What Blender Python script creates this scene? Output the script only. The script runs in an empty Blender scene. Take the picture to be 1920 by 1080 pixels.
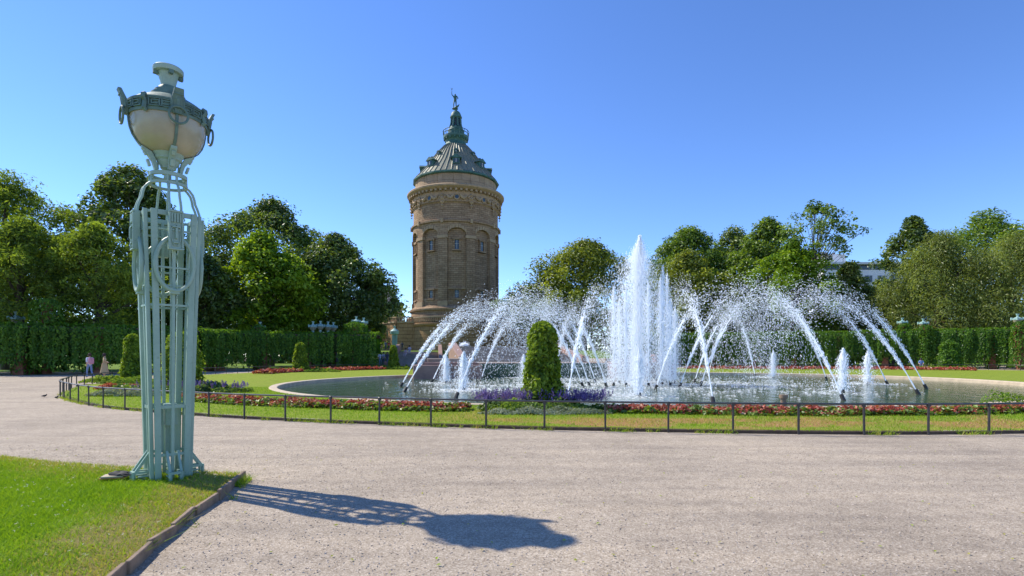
import bpy, bmesh, math, random
import numpy as np
from mathutils import Vector, Matrix

# ------------------------------------------------------------------ camera, sky, sun, exposure
SC = bpy.context.scene
COL = SC.collection
F, CAMH, HZ = 1015.0, 1.58, 667.0
cd = bpy.data.cameras.new('camera')
cam = bpy.data.objects.new('camera', cd); COL.objects.link(cam)
cam.location = (0, 0, CAMH); cam.rotation_euler = (math.pi/2, 0, 0)
cd.sensor_width = 36; cd.lens = F/1920*36; cd.shift_y = (HZ-540)/1920
cd.clip_start = 0.05; cd.clip_end = 5000
SC.camera = cam

SUN_EL, SUN_AZ = math.radians(44.8), math.radians(-65)      # azimuth from +Y, negative = left
w = bpy.data.worlds.new('World'); SC.world = w; w.use_nodes = True
wn = w.node_tree; bg = wn.nodes['Background']
sky = wn.nodes.new('ShaderNodeTexSky'); sky.sky_type = 'NISHITA'; sky.sun_disc = False
sky.sun_elevation = SUN_EL; sky.sun_rotation = SUN_AZ
sky.air_density = 1.0; sky.dust_density = 0.0; sky.ozone_density = 5.0; sky.altitude = 1800
hs = wn.nodes.new('ShaderNodeHueSaturation'); hs.inputs['Saturation'].default_value = 1.12; hs.inputs['Hue'].default_value = .509
wn.links.new(sky.outputs[0], hs.inputs['Color']); wn.links.new(hs.outputs[0], bg.inputs[0]); bg.inputs[1].default_value = 0.15
sd = bpy.data.lights.new('sun', 'SUN'); sd.energy = 3.7; sd.angle = math.radians(0.55); sd.color = (1.0, 0.93, 0.80)
sun = bpy.data.objects.new('sun', sd); COL.objects.link(sun)
sdir = Vector((math.sin(SUN_AZ)*math.cos(SUN_EL), math.cos(SUN_AZ)*math.cos(SUN_EL), math.sin(SUN_EL)))
sun.rotation_euler = sdir.to_track_quat('Z', 'Y').to_euler(); sun.location = (-30, 15, 40)
vs = SC.view_settings; vs.view_transform = 'Standard'; vs.look = 'None'; vs.exposure = 0.77; vs.gamma = 1
vs.use_curve_mapping = False
SC.cycles.max_bounces = 8; SC.cycles.transparent_max_bounces = 12
SC.cycles.use_adaptive_sampling = True

rng = np.random.default_rng(7); random.seed(7)
R = math.radians
def P(px, py, Y): return Vector(((px-960)/F*Y, Y, CAMH-(py-HZ)/F*Y))
def GX(px, Y): return (px-960)/F*Y
def ZH(py, Y): return CAMH-(py-HZ)/F*Y

# ------------------------------------------------------------------ numpy value noise
_lat = rng.random((64, 64, 64)).astype(np.float32)
def vnoise(x, y, z=0.0):
    x = np.asarray(x, float); y = np.asarray(y, float); z = np.zeros_like(x)+z
    xi, yi, zi = np.floor(x).astype(int), np.floor(y).astype(int), np.floor(z).astype(int)
    fx, fy, fz = x-xi, y-yi, z-zi
    fx, fy, fz = [f*f*(3-2*f) for f in (fx, fy, fz)]
    g = lambda a, b, c: _lat[(xi+a) & 63, (yi+b) & 63, (zi+c) & 63]
    l = lambda a, b, t: a+(b-a)*t
    return l(l(l(g(0,0,0), g(1,0,0), fx), l(g(0,1,0), g(1,1,0), fx), fy),
             l(l(g(0,0,1), g(1,0,1), fx), l(g(0,1,1), g(1,1,1), fx), fy), fz)
def fbm(x, y, z=0.0, o=4):
    s, a, t = 0, .5, 0
    for i in range(o):
        s = s+a*vnoise(np.asarray(x)*2**i+i*7.3, np.asarray(y)*2**i+i*3.1, np.asarray(z)*2**i); t += a; a *= .5
    return s/t

# ------------------------------------------------------------------ object helpers
def setp(o, label=None, cat=None, group=None, kind=None):
    if label: o['label'] = label
    if cat: o['category'] = cat
    if group: o['group'] = group
    if kind: o['kind'] = kind
    return o
def empty(name, loc=(0,0,0), rz=0, label=None, cat=None, group=None):
    o = bpy.data.objects.new(name, None); COL.objects.link(o); o.location = loc; o.rotation_euler = (0,0,rz)
    o.empty_display_size = .1
    return setp(o, label, cat, group)
def link(name, me, parent=None, mat=None):
    o = bpy.data.objects.new(name, me); COL.objects.link(o)
    if parent is not None: o.parent = parent
    if mat is not None and not me.materials: me.materials.append(mat)
    return o
def raw_mesh(name, V, faces_n, idx, mat=None, tint=None, smooth=False):
    """V (n,3); all faces have faces_n corners; idx flat"""
    V = np.ascontiguousarray(V, np.float32); idx = np.ascontiguousarray(idx, np.int32).ravel()
    me = bpy.data.meshes.new(name); nf = len(idx)//faces_n
    me.vertices.add(len(V)); me.vertices.foreach_set('co', V.ravel())
    me.loops.add(len(idx)); me.loops.foreach_set('vertex_index', idx)
    me.polygons.add(nf); me.polygons.foreach_set('loop_start', np.arange(nf, dtype=np.int32)*faces_n)
    me.polygons.foreach_set('loop_total', np.full(nf, faces_n, np.int32))
    if tint is not None:
        a = me.attributes.new('tint', 'FLOAT', 'POINT'); a.data.foreach_set('value', np.ascontiguousarray(tint, np.float32))
    me.update(calc_edges=True)
    me.polygons.foreach_set('use_smooth', np.full(nf, smooth, bool))
    if mat: me.materials.append(mat)
    return me
class MB:
    """collects polygons in plain lists; build() links ONE mesh object"""
    def __init__(s): s.v = []; s.f = []
    def add(s, vs, fs):
        n = len(s.v); s.v += [tuple(v) for v in vs]; s.f += [tuple(i+n for i in f) for f in fs]; return s
    def box(s, c, d, M=None):
        x, y, z = d[0]/2, d[1]/2, d[2]/2
        vs = [Vector((c[0]+a*x, c[1]+b*y, c[2]+e*z)) for a in (-1,1) for b in (-1,1) for e in (-1,1)]
        if M is not None: vs = [M @ v for v in vs]
        return s.add(vs, [(0,1,3,2),(4,6,7,5),(0,4,5,1),(2,3,7,6),(0,2,6,4),(1,5,7,3)])
    def bar(s, a, b, w, h, up=(0,0,1)):
        a, b = Vector(a), Vector(b); d = (b-a).normalized(); u = Vector(up)
        if abs(d.dot(u)) > .98: u = Vector((0,1,0)) if abs(d.y) < .9 else Vector((1,0,0))
        x = d.cross(u).normalized(); y = x.cross(d).normalized()
        vs = [p+x*sx*w/2+y*sy*h/2 for p in (a, b) for sx, sy in ((-1,-1),(1,-1),(1,1),(-1,1))]
        return s.add(vs, [(3,2,1,0),(4,5,6,7),(0,1,5,4),(1,2,6,5),(2,3,7,6),(3,0,4,7)])
    def tube(s, pts, rad, n=8, closed=False, caps=True):
        pts = [Vector(p) for p in pts]; m = len(pts)
        if not hasattr(rad, '__len__'): rad = [rad]*m
        base = len(s.v); prev = None
        for i, p in enumerate(pts):
            if closed: t = pts[(i+1) % m]-pts[i-1]
            else: t = pts[min(i+1, m-1)]-pts[max(i-1, 0)]
            t.normalize()
            if prev is None:
                u = Vector((0,0,1)) if abs(t.z) < .9 else Vector((1,0,0))
                x = t.cross(u).normalized()
            else:
                x = (prev-t*prev.dot(t)).normalized()
            prev = x; y = t.cross(x)
            for k in range(n):
                a = 2*math.pi*k/n
                s.v.append(tuple(p+(x*math.cos(a)+y*math.sin(a))*rad[i]))
        for i in range(m if closed else m-1):
            j = (i+1) % m
            for k in range(n):
                l = (k+1) % n
                s.f.append((base+i*n+k, base+i*n+l, base+j*n+l, base+j*n+k))
        if caps and not closed:
            s.f.append(tuple(base+k for k in range(n))[::-1]); s.f.append(tuple(base+(m-1)*n+k for k in range(n)))
        return s
    def lathe(s, prof, n=24, c=(0,0,0), a0=0, a1=2*math.pi):
        base = len(s.v); full = abs(a1-a0-2*math.pi) < 1e-6; cols = n if full else n+1
        for (r, z) in prof:
            for k in range(cols):
                a = a0+(a1-a0)*k/n
                s.v.append((c[0]+r*math.cos(a), c[1]+r*math.sin(a), c[2]+z))
        for i in range(len(prof)-1):
            for k in range(n):
                l = (k+1) % cols
                s.f.append((base+i*cols+k, base+i*cols+l, base+(i+1)*cols+l, base+(i+1)*cols+k))
        return s
    def prism(s, poly, z0, z1):
        n = len(poly)
        vs = [(p[0], p[1], z0) for p in poly]+[(p[0], p[1], z1) for p in poly]
        return s.add(vs, [tuple(range(n))[::-1], tuple(range(n, 2*n))]+[(i, (i+1) % n, n+(i+1) % n, n+i) for i in range(n)])
    def xform(s, M, start=0):
        for i in range(start, len(s.v)): s.v[i] = tuple(M @ Vector(s.v[i]))
        return s
    def mesh(s, name, mat=None, smooth=False, bevel=0):
        me = bpy.data.meshes.new(name); me.from_pydata(s.v, [], s.f)
        if mat: me.materials.append(mat)
        bm = bmesh.new(); bm.from_mesh(me)
        bmesh.ops.recalc_face_normals(bm, faces=bm.faces)
        if bevel: bmesh.ops.bevel(bm, geom=[e for e in bm.edges if len(e.link_faces) == 2 and e.calc_face_angle(0) > .6], offset=bevel, segments=1, affect='EDGES')
        bm.to_mesh(me); bm.free()
        if smooth:
            me.polygons.foreach_set('use_smooth', np.ones(len(me.polygons), bool))
            try: me.set_sharp_from_angle(angle=R(40))
            except Exception: pass
        return me
    def build(s, name, mat, parent=None, smooth=False, bevel=0):
        return link(name, s.mesh(name, mat, smooth, bevel), parent)

# ------------------------------------------------------------------ materials
def mat(name):
    m = bpy.data.materials.new(name); m.use_nodes = True
    nt = m.node_tree; return m, nt, nt.nodes['Principled BSDF']
def node(nt, t, **k):
    n = nt.nodes.new(t)
    for a, b in k.items():
        if a == 'ins':
            for i, v in b.items(): n.inputs[i].default_value = v
        else: setattr(n, a, b)
    return n
def ramp(nt, src, stops, interp='LINEAR'):
    r = nt.nodes.new('ShaderNodeValToRGB'); r.color_ramp.interpolation = interp
    e = r.color_ramp.elements
    while len(e) < len(stops): e.new(.5)
    for el, (p, c) in zip(e, stops): el.position = p; el.color = (*c, 1) if len(c) == 3 else c
    nt.links.new(src, r.inputs[0]); return r.outputs[0]
def noise(nt, vec, scale, detail=4, rough=.55):
    n = node(nt, 'ShaderNodeTexNoise', ins={'Scale': scale, 'Detail': detail, 'Roughness': rough})
    if vec is not None: nt.links.new(vec, n.inputs['Vector'])
    return n.outputs['Fac']
def mixc(nt, fac, a, b, mode='MIX'):
    m = nt.nodes.new('ShaderNodeMix'); m.data_type = 'RGBA'; m.blend_type = mode
    for sock, v in ((m.inputs[0], fac), (m.inputs[6], a), (m.inputs[7], b)):
        if hasattr(v, 'is_output'): nt.links.new(v, sock)
        else: sock.default_value = v if not isinstance(v, tuple) or len(v) == 4 else (*v, 1)
    return m.outputs[2]
def bump(nt, bsdf, h, strength=.5, dist=.02):
    b = node(nt, 'ShaderNodeBump', ins={'Strength': strength, 'Distance': dist})
    nt.links.new(h, b.inputs['Height']); nt.links.new(b.outputs[0], bsdf.inputs['Normal'])
def objco(nt): return node(nt, 'ShaderNodeTexCoord').outputs['Object']
def geo_pos(nt): return node(nt, 'ShaderNodeNewGeometry').outputs['Position']
def simple(name, col, rough=.6, metal=0, var=.15, scale=6, bumps=0, spec=.5):
    m, nt, b = mat(name); v = geo_pos(nt)
    n = noise(nt, v, scale, 5)
    c = ramp(nt, n, [(.25, tuple(x*(1-var) for x in col)), (.75, tuple(min(1, x*(1+var)) for x in col))])
    nt.links.new(c, b.inputs['Base Color']); b.inputs['Roughness'].default_value = rough; b.inputs['Metallic'].default_value = metal
    b.inputs['Specular IOR Level'].default_value = spec
    if bumps: bump(nt, b, noise(nt, v, scale*4, 4), bumps, .01)
    return m
def leafmat(name, lo, hi, trans=.35, gloss=.12, third=None):
    """leaf colour runs lo..hi with each leaf's own tint"""
    m, nt, b = mat(name); nt.nodes.remove(b)
    at = node(nt, 'ShaderNodeAttribute', attribute_name='tint')
    st = [(0, lo), (1, hi)] if third is None else [(0, lo), (.7, hi), (1, third)]
    c = ramp(nt, at.outputs['Fac'], st)
    d = nt.nodes.new('ShaderNodeBsdfDiffuse'); t = nt.nodes.new('ShaderNodeBsdfTranslucent')
    tc = mixc(nt, 1.0, c, (1.35, 1.25, .45, 1), 'MULTIPLY')
    nt.links.new(c, d.inputs[0]); nt.links.new(tc, t.inputs[0])
    mx = node(nt, 'ShaderNodeMixShader', ins={0: trans}); nt.links.new(d.outputs[0], mx.inputs[1]); nt.links.new(t.outputs[0], mx.inputs[2])
    g = node(nt, 'ShaderNodeBsdfGlossy', ins={'Roughness': .42, 'Color': (1, 1, 1, 1)}); m2 = node(nt, 'ShaderNodeMixShader', ins={0: gloss*.2})
    nt.links.new(mx.outputs[0], m2.inputs[1]); nt.links.new(g.outputs[0], m2.inputs[2]); nt.links.new(m2.outputs[0], nt.nodes['Material Output'].inputs[0])
    return m
M = {}
# gravel
m, nt, b = mat('gravel'); v = geo_pos(nt)
vo = node(nt, 'ShaderNodeTexVoronoi', ins={'Scale': 85.0}); nt.links.new(v, vo.inputs['Vector'])
vo2 = node(nt, 'ShaderNodeTexVoronoi', ins={'Scale': 19.0}); nt.links.new(v, vo2.inputs['Vector'])
sep = node(nt, 'ShaderNodeSeparateColor'); nt.links.new(vo.outputs['Color'], sep.inputs[0])
c1 = ramp(nt, sep.outputs[0], [(0, (.265, .218, .165)), (.35, (.355, .298, .23)), (.75, (.43, .367, .29)), (1, (.55, .48, .39))])
big = ramp(nt, noise(nt, v, .33, 6, .65), [(.3, (.80, .79, .78)), (.5, (1.0, .99, .98)), (.72, (1.14, 1.12, 1.08))])
mid = ramp(nt, noise(nt, v, 5, 6, .7), [(.25, (.80, .79, .78)), (.75, (1.15, 1.14, 1.12))])
mpt = node(nt, 'ShaderNodeMapping', ins={'Scale': (.22, 2.2, 1.0), 'Rotation': (0, 0, .12)}); nt.links.new(v, mpt.inputs[0])
trk = ramp(nt, noise(nt, mpt.outputs[0], 1.0, 5, .6), [(.34, (.86, .86, .87)), (.5, (1.0, 1.0, 1.0)), (.7, (1.10, 1.09, 1.07))])
c = mixc(nt, 1.0, mixc(nt, 1.0, mixc(nt, 1.0, c1, big, 'MULTIPLY'), mid, 'MULTIPLY'), trk, 'MULTIPLY')
nt.links.new(c, b.inputs['Base Color']); b.inputs['Roughness'].default_value = .95; b.inputs['Specular IOR Level'].default_value = .15
mh = node(nt, 'ShaderNodeMath', operation='ADD'); nt.links.new(vo.outputs['Distance'], mh.inputs[0])
nt.links.new(noise(nt, v, 9, 6, .75), mh.inputs[1]); bump(nt, b, mh.outputs[0], .5, .007); M['gravel'] = m
# lawns: vertex attribute tint = dryness
def lawnmat(name, green, green2, dry, sc=1.0):
    m, nt, b = mat(name); v = geo_pos(nt)
    at = node(nt, 'ShaderNodeAttribute', attribute_name='tint').outputs['Fac']
    g = ramp(nt, noise(nt, v, 3*sc, 6, .7), [(.3, green), (.7, green2)])
    fine = ramp(nt, noise(nt, v, 40*sc, 3, .8), [(.3, (.62, .62, .62)), (.7, (1.3, 1.3, 1.3))])
    ad = node(nt, 'ShaderNodeMath', operation='ADD'); nt.links.new(at, ad.inputs[0])
    s2 = node(nt, 'ShaderNodeMath', operation='MULTIPLY_ADD', ins={1: .7, 2: -.35}); nt.links.new(noise(nt, v, 9*sc, 5, .75), s2.inputs[0]); nt.links.new(s2.outputs[0], ad.inputs[1])
    k = ramp(nt, ad.outputs[0], [(.3, (0, 0, 0)), (.7, (1, 1, 1))])
    c = mixc(nt, 1.0, mixc(nt, k, g, dry), fine, 'MULTIPLY')
    nt.links.new(c, b.inputs['Base Color']); b.inputs['Roughness'].default_value = .9; b.inputs['Specular IOR Level'].default_value = .1
    bump(nt, b, noise(nt, v, 45*sc, 4, .8), .8, .03); return m
M['lawn'] = lawnmat('lawn', (.17, .24, .022), (.28, .33, .04), (.38, .22, .085))
M['lawn_near'] = lawnmat('lawn_near', (.15, .29, .012), (.22, .37, .018), (.30, .25, .09), 2)
M['lawn_far'] = lawnmat('lawn_far', (.10, .18, .02), (.17, .25, .03), (.25, .2, .1))
M['grass'] = leafmat('grass_blade', (.15, .30, .014), (.29, .44, .028), .38, .05, (.46, .36, .15))
# foliage
M['leaf_dark'] = leafmat('leaf_dark', (.035, .08, .02), (.20, .285, .055), .45, .2)
M['leaf_mid'] = leafmat('leaf_mid', (.035, .09, .014), (.25, .37, .05), .46, .16)
M['leaf_bright'] = leafmat('leaf_bright', (.08, .17, .012), (.30, .44, .035), .48, .08)
M['leaf_yellow'] = leafmat('leaf_yellow', (.06, .10, .014), (.36, .42, .065), .46, .12)
M['leaf_olive'] = leafmat('leaf_olive', (.09, .12, .03), (.32, .40, .11), .48, .12)
M['leaf_feather'] = leafmat('leaf_feather', (.05, .10, .014), (.33, .45, .06), .48, .10)
M['creeper'] = leafmat('creeper', (.03, .10, .010), (.165, .315, .030), .45, .08)
M['box_leaf'] = leafmat('box_leaf', (.06, .13, .010), (.32, .44, .035), .45, .10)
M['red_flower'] = leafmat('red_flower', (.14, .03, .02), (.50, .12, .095), .3, .06, (.80, .58, .42))
M['purple_flower'] = leafmat('purple_flower', (.09, .06, .26), (.29, .21, .55), .3, .05)
M['silver_leaf'] = leafmat('silver_leaf', (.18, .23, .15), (.40, .44, .33), .3, .05)
M['lime_leaf'] = leafmat('lime_leaf', (.10, .20, .02), (.32, .42, .06), .4, .05)
M['white_flower'] = leafmat('white_flower', (.7, .7, .62), (.85, .85, .8), .3, .02)
M['bark'] = simple('bark', (.085, .065, .05), .9, var=.4, scale=5, bumps=.6)
M['bark_red'] = simple('pillar_stone', (.22, .085, .045), .85, var=.3, scale=3, bumps=.4)
M['soil'] = simple('soil', (.09, .06, .04), .95, var=.4, scale=8, bumps=.8)
# water surface
m, nt, b = mat('pond_water'); v = geo_pos(nt)
mp = node(nt, 'ShaderNodeMapping', ins={'Scale': (1.0, .5, 1.0)}); nt.links.new(v, mp.inputs[0])
c = ramp(nt, noise(nt, mp.outputs[0], .25, 5, .6), [(.3, (.045, .085, .050)), (.7, (.085, .135, .085))])
nt.links.new(c, b.inputs['Base Color']); b.inputs['Roughness'].default_value = .07; b.inputs['IOR'].default_value = 1.33
b1 = node(nt, 'ShaderNodeMath', operation='MULTIPLY_ADD', ins={1: .5}); nt.links.new(noise(nt, mp.outputs[0], 4, 3, .6), b1.inputs[0]); nt.links.new(noise(nt, mp.outputs[0], 1.4, 4, .6), b1.inputs[2])
bump(nt, b, b1.outputs[0], 1.0, .055); M['water'] = m
# thrown water: bright, scattering
m, nt, b = mat('thrown_water'); nt.nodes.remove(b)
d = node(nt, 'ShaderNodeBsdfDiffuse', ins={0: (.92, .94, .96, 1)}); t = node(nt, 'ShaderNodeBsdfTranslucent', ins={0: (.95, .96, .97, 1)})
d.inputs[0].default_value = (.52, .53, .54, 1); t.inputs[0].default_value = (.54, .55, .56, 1)
mx = node(nt, 'ShaderNodeAddShader'); nt.links.new(d.outputs[0], mx.inputs[0]); nt.links.new(t.outputs[0], mx.inputs[1])
nt.links.new(mx.outputs[0], nt.nodes['Material Output'].inputs[0]); M['spray'] = m
# stone of the tower: courses wrapped round the axis (object origin lies on the axis)
def ashlar(name, lo, hi, mortar, bw, bh, wrap=9.0, depth=.05):
    m, nt, b = mat(name); v = objco(nt)
    if wrap:
        s = node(nt, 'ShaderNodeSeparateXYZ'); nt.links.new(v, s.inputs[0])
        a = node(nt, 'ShaderNodeMath', operation='ARCTAN2'); nt.links.new(s.outputs[1], a.inputs[0]); nt.links.new(s.outputs[0], a.inputs[1])
        k = node(nt, 'ShaderNodeMath', operation='MULTIPLY', ins={1: wrap}); nt.links.new(a.outputs[0], k.inputs[0])
        cb = node(nt, 'ShaderNodeCombineXYZ'); nt.links.new(k.outputs[0], cb.inputs[0]); nt.links.new(s.outputs[2], cb.inputs[1]); vec = cb.outputs[0]
    else:
        s = node(nt, 'ShaderNodeSeparateXYZ'); nt.links.new(v, s.inputs[0])
        ad = node(nt, 'ShaderNodeMath', operation='ADD'); nt.links.new(s.outputs[0], ad.inputs[0]); nt.links.new(s.outputs[1], ad.inputs[1])
        cb = node(nt, 'ShaderNodeCombineXYZ'); nt.links.new(ad.outputs[0], cb.inputs[0]); nt.links.new(s.outputs[2], cb.inputs[1]); vec = cb.outputs[0]
    br = node(nt, 'ShaderNodeTexBrick', ins={'Scale': 1.0, 'Mortar Size': .028, 'Mortar Smooth': .3, 'Bias': 0.0, 'Brick Width': bw, 'Row Height': bh})
    br.inputs['Color1'].default_value = (*lo, 1); br.inputs['Color2'].default_value = (*hi, 1); br.inputs['Mortar'].default_value = (*mortar, 1)
    nt.links.new(vec, br.inputs['Vector'])
    st = ramp(nt, noise(nt, geo_pos(nt), .35, 6, .65), [(.3, (.72, .70, .68)), (.7, (1.12, 1.1, 1.08))])
    st2 = ramp(nt, noise(nt, geo_pos(nt), 3, 4, .7), [(.3, (.85, .85, .85)), (.7, (1.12, 1.12, 1.12))])
    c = mixc(nt, 1.0, mixc(nt, 1.0, br.outputs['Color'], st, 'MULTIPLY'), st2, 'MULTIPLY'); nt.links.new(c, b.inputs['Base Color'])
    b.inputs['Roughness'].default_value = .9; b.inputs['Specular IOR Level'].default_value = .2
    h = node(nt, 'ShaderNodeMath', operation='MULTIPLY_ADD', ins={1: -1.0}); nt.links.new(br.outputs['Fac'], h.inputs[0]); nt.links.new(noise(nt, geo_pos(nt), 4, 4, .7), h.inputs[2])
    bump(nt, b, h.outputs[0], .8, depth); return m
M['stone'] = ashlar('sandstone_courses', (.31, .205, .122), (.41, .285, .175), (.15, .10, .06), 1.1, .42)
M['stone_light'] = ashlar('sandstone_panels', (.36, .265, .165), (.42, .31, .2), (.22, .15, .09), 4.0, 1.4)
M['stone_big'] = ashlar('rusticated_sandstone', (.36, .215, .105), (.45, .28, .145), (.09, .055, .03), 2.0, .75, depth=.12)
M['stone_wing'] = ashlar('terrace_sandstone', (.36, .215, .105), (.46, .28, .145), (.09, .055, .03), 2.2, .75, wrap=0, depth=.12)
M['stone_trim'] = simple('sandstone_trim', (.38, .265, .155), .9, var=.25, scale=1.5, bumps=.4)
M['stone_step'] = simple('cascade_stone', (.30, .25, .20), .7, var=.3, scale=1.2, bumps=.4)
M['stone_red'] = simple('red_sandstone', (.30, .19, .155), .8, var=.25, scale=1.5, bumps=.4)
M['coping'] = simple('pool_rim_stone', (.52, .42, .30), .85, var=.22, scale=2.5, bumps=.3)
M['copper'] = simple('green_copper', (.045, .12, .095), .6, var=.4, scale=1.5)
# weathered copper sheet roof
m, nt, b = mat('copper_roof'); v = geo_pos(nt)
mp = node(nt, 'ShaderNodeMapping', ins={'Scale': (1.2, 1.2, .18)}); nt.links.new(v, mp.inputs[0])
c = ramp(nt, noise(nt, mp.outputs[0], 1.4, 5, .65), [(.2, (.11, .12, .085)), (.45, (.23, .215, .145)), (.6, (.14, .175, .125)), (.8, (.31, .285, .21))])
nt.links.new(c, b.inputs['Base Color']); b.inputs['Roughness'].default_value = .55; b.inputs['Metallic'].default_value = .1; M['roof'] = m
m, nt, b = mat('window_glass'); b.inputs['Base Color'].default_value = (.05, .07, .09, 1); b.inputs['Roughness'].default_value = .15; b.inputs['Specular IOR Level'].default_value = .45; M['glass'] = m
M['wframe'] = simple('pale_window_frame', (.6, .6, .58), .5, var=.1)
# lamp paint
m, nt, b = mat('sage_paint'); v = geo_pos(nt)
c = ramp(nt, noise(nt, v, 3, 6, .7), [(.3, (.24, .355, .275)), (.7, (.33, .45, .36))])
sp = ramp(nt, noise(nt, v, 28, 5, .75), [(.28, (.55, .5, .42)), (.4, (1, 1, 1))])
nt.links.new(mixc(nt, 1.0, c, sp, 'MULTIPLY'), b.inputs['Base Color']); b.inputs['Roughness'].default_value = .48
bump(nt, b, noise(nt, v, 60, 4), .15, .004); M['sage'] = m
M['sage_dark'] = simple('weathered_copper_green', (.105, .18, .145), .6, var=.35, scale=9, bumps=.3)
M['sage_far'] = simple('pale_lamp_green', (.30, .46, .42), .5, var=.12)
m, nt, b = mat('milk_glass'); v = geo_pos(nt)
c = ramp(nt, noise(nt, v, 4, 5, .6), [(.3, (.34, .315, .215)), (.7, (.42, .39, .275))])
nt.links.new(c, b.inputs['Base Color']); b.inputs['Roughness'].default_value = .25; b.inputs['Subsurface Weight'].default_value = .4
b.inputs['Subsurface Radius'].default_value = (.12, .09, .06); M['milk'] = m
M['iron'] = simple('iron_rail', (.055, .05, .05), .45, metal=.3, var=.3, scale=12)
M['rail_top'] = simple('worn_rail', (.10, .095, .095), .38, metal=.6, var=.3, scale=6)
M['wood'] = simple('edging_wood', (.24, .165, .11), .85, var=.4, scale=7, bumps=.6)
M['nozzle'] = simple('bronze_nozzle', (.05, .045, .04), .5, metal=.4)
M['concrete'] = simple('pale_facade', (.74, .74, .74), .8, var=.08, scale=.5)
M['redwall'] = simple('red_facade', (.33, .14, .10), .85, var=.15, scale=.6)
M['slate'] = simple('slate_roof', (.10, .10, .11), .6, var=.2)
M['skin'] = simple('skin', (.50, .31, .22), .5, var=.06)
def plain(name, col, rough=.8): return simple(name, col, rough, var=.12, scale=9)

# ------------------------------------------------------------------ bulk geometry
def leaf_quads(C, N, size, tint, aspect=.6, jitter=.6, droop=0.0):
    """rhombic folded leaves at C, roughly facing N"""
    n = len(C); N = N+rng.normal(0, jitter, (n, 3)); N /= np.linalg.norm(N, axis=1)[:, None]+1e-9
    A = rng.normal(0, 1, (n, 3)); A[:, 2] -= droop*3
    A -= N*(A*N).sum(1)[:, None]; A /= np.linalg.norm(A, axis=1)[:, None]+1e-9
    B = np.cross(N, A); s = (np.zeros(n)+size)[:, None]
    V = np.stack([C-A*s*.5, C+B*s*.5*aspect+N*s*.12, C+A*s*.5, C-B*s*.5*aspect+N*s*.12], 1).reshape(-1, 3)
    return V, np.arange(n*4), np.repeat(tint, 4)
def leaves_obj(name, C, N, size, tint, m, parent=None, **k):
    V, I, T = leaf_quads(np.asarray(C), np.asarray(N), size, tint, **k)
    return link(name, raw_mesh(name, V, 4, I, m, T), parent)
def drops_arrays(Pn, D, wd, ln):
    """elongated three-sided drops at Pn along D"""
    n = len(Pn); D = D/(np.linalg.norm(D, axis=1)[:, None]+1e-9)
    U = rng.normal(0, 1, (n, 3)); X = np.cross(D, U); X /= np.linalg.norm(X, axis=1)[:, None]+1e-9; Y = np.cross(D, X)
    wd = (np.zeros(n)+wd)[:, None]; ln = (np.zeros(n)+ln)[:, None]
    V = np.stack([Pn+D*ln*.5+X*wd*.5, Pn+D*ln*.5-X*wd*.5, Pn-D*ln*.5+Y*wd*.5, Pn-D*ln*.5-Y*wd*.5], 1).reshape(-1, 3)
    pat = np.array([0,1,2, 0,3,1, 0,2,3, 1,3,2])
    I = (np.arange(n)[:, None]*4+pat[None]).ravel()
    return V, I
def blades_obj(name, xy, z, h, wd, tint, m, parent=None, lean=.5):
    n = len(xy); a = rng.random(n)*6.283; dx, dy = np.cos(a), np.sin(a); l = rng.normal(0, lean, (n, 2))
    h = np.zeros(n)+h; wd = np.zeros(n)+wd; z = np.zeros(n)+z
    b = np.stack([xy[:, 0], xy[:, 1], z], 1); o = np.stack([dx*wd/2, dy*wd/2, 0*z], 1)
    tip = b+np.stack([l[:, 0]*h, l[:, 1]*h, h], 1)
    V = np.stack([b-o, b+o, tip], 1).reshape(-1, 3)
    return link(name, raw_mesh(name, V, 3, np.arange(n*3), m, np.repeat(tint, 3)), parent)

# ------------------------------------------------------------------ ground, lawn ring, pond
PC = np.array([8.3, 32.5]); PA, PB, PR = 20.67, 16.57, R(12.8)       # pond ellipse
def pond_r(phi):
    a = phi-PR; return 1/np.sqrt((np.cos(a)/PA)**2+(np.sin(a)/PB)**2)
RAILPTS = [(5.6,10.87),(9.4,10.85),(14,11.6),(20,13.8),(27,18),(33,24),(39,32),(45,41),(51,50),(52,56),(46,60),(34,63),(22,65),(12,66.5),
           (0,66),(-9,64.5),(-15.1,62),(-19.5,56),(-22.7,49.7),(-24.4,42.7),(-23.6,32.8),(-21.8,27.3),(-19.5,23.7),(-17.1,20.5),(-13.3,17.06),(-10.8,15.5),(-6.9,13.6),(-3.5,12.5),(-0.4,11.7),(1.95,11.3)]
def catmull(pts, n=12, closed=True):
    pts = [np.array(p, float) for p in pts]; out = []; m = len(pts)
    for i in range(m if closed else m-1):
        g = lambda k: pts[k % m] if closed else pts[min(max(k, 0), m-1)]
        p0, p1, p2, p3 = g(i-1), g(i), g(i+1), g(i+2)
        for k in range(n):
            t = k/n; out.append(.5*((2*p1)+(p2-p0)*t+(2*p0-5*p1+4*p2-p3)*t*t+(3*p1-p0-3*p2+p3)*t**3))
    if not closed: out.append(pts[-1])
    return np.array(out)
RC = catmull(RAILPTS, 10)
_ra = np.unwrap(np.arctan2(RC[:, 1]-PC[1], RC[:, 0]-PC[0])); _rr = np.hypot(RC[:, 0]-PC[0], RC[:, 1]-PC[1])
_o = np.argsort(np.mod(_ra, 2*np.pi)); _ka = np.mod(_ra, 2*np.pi)[_o]; _kr = _rr[_o]
def rail_r(phi): return np.interp(np.mod(phi, 2*np.pi), np.r_[_ka[-1]-2*np.pi, _ka, _ka[0]+2*np.pi], np.r_[_kr[-1], _kr, _kr[0]])
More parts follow.
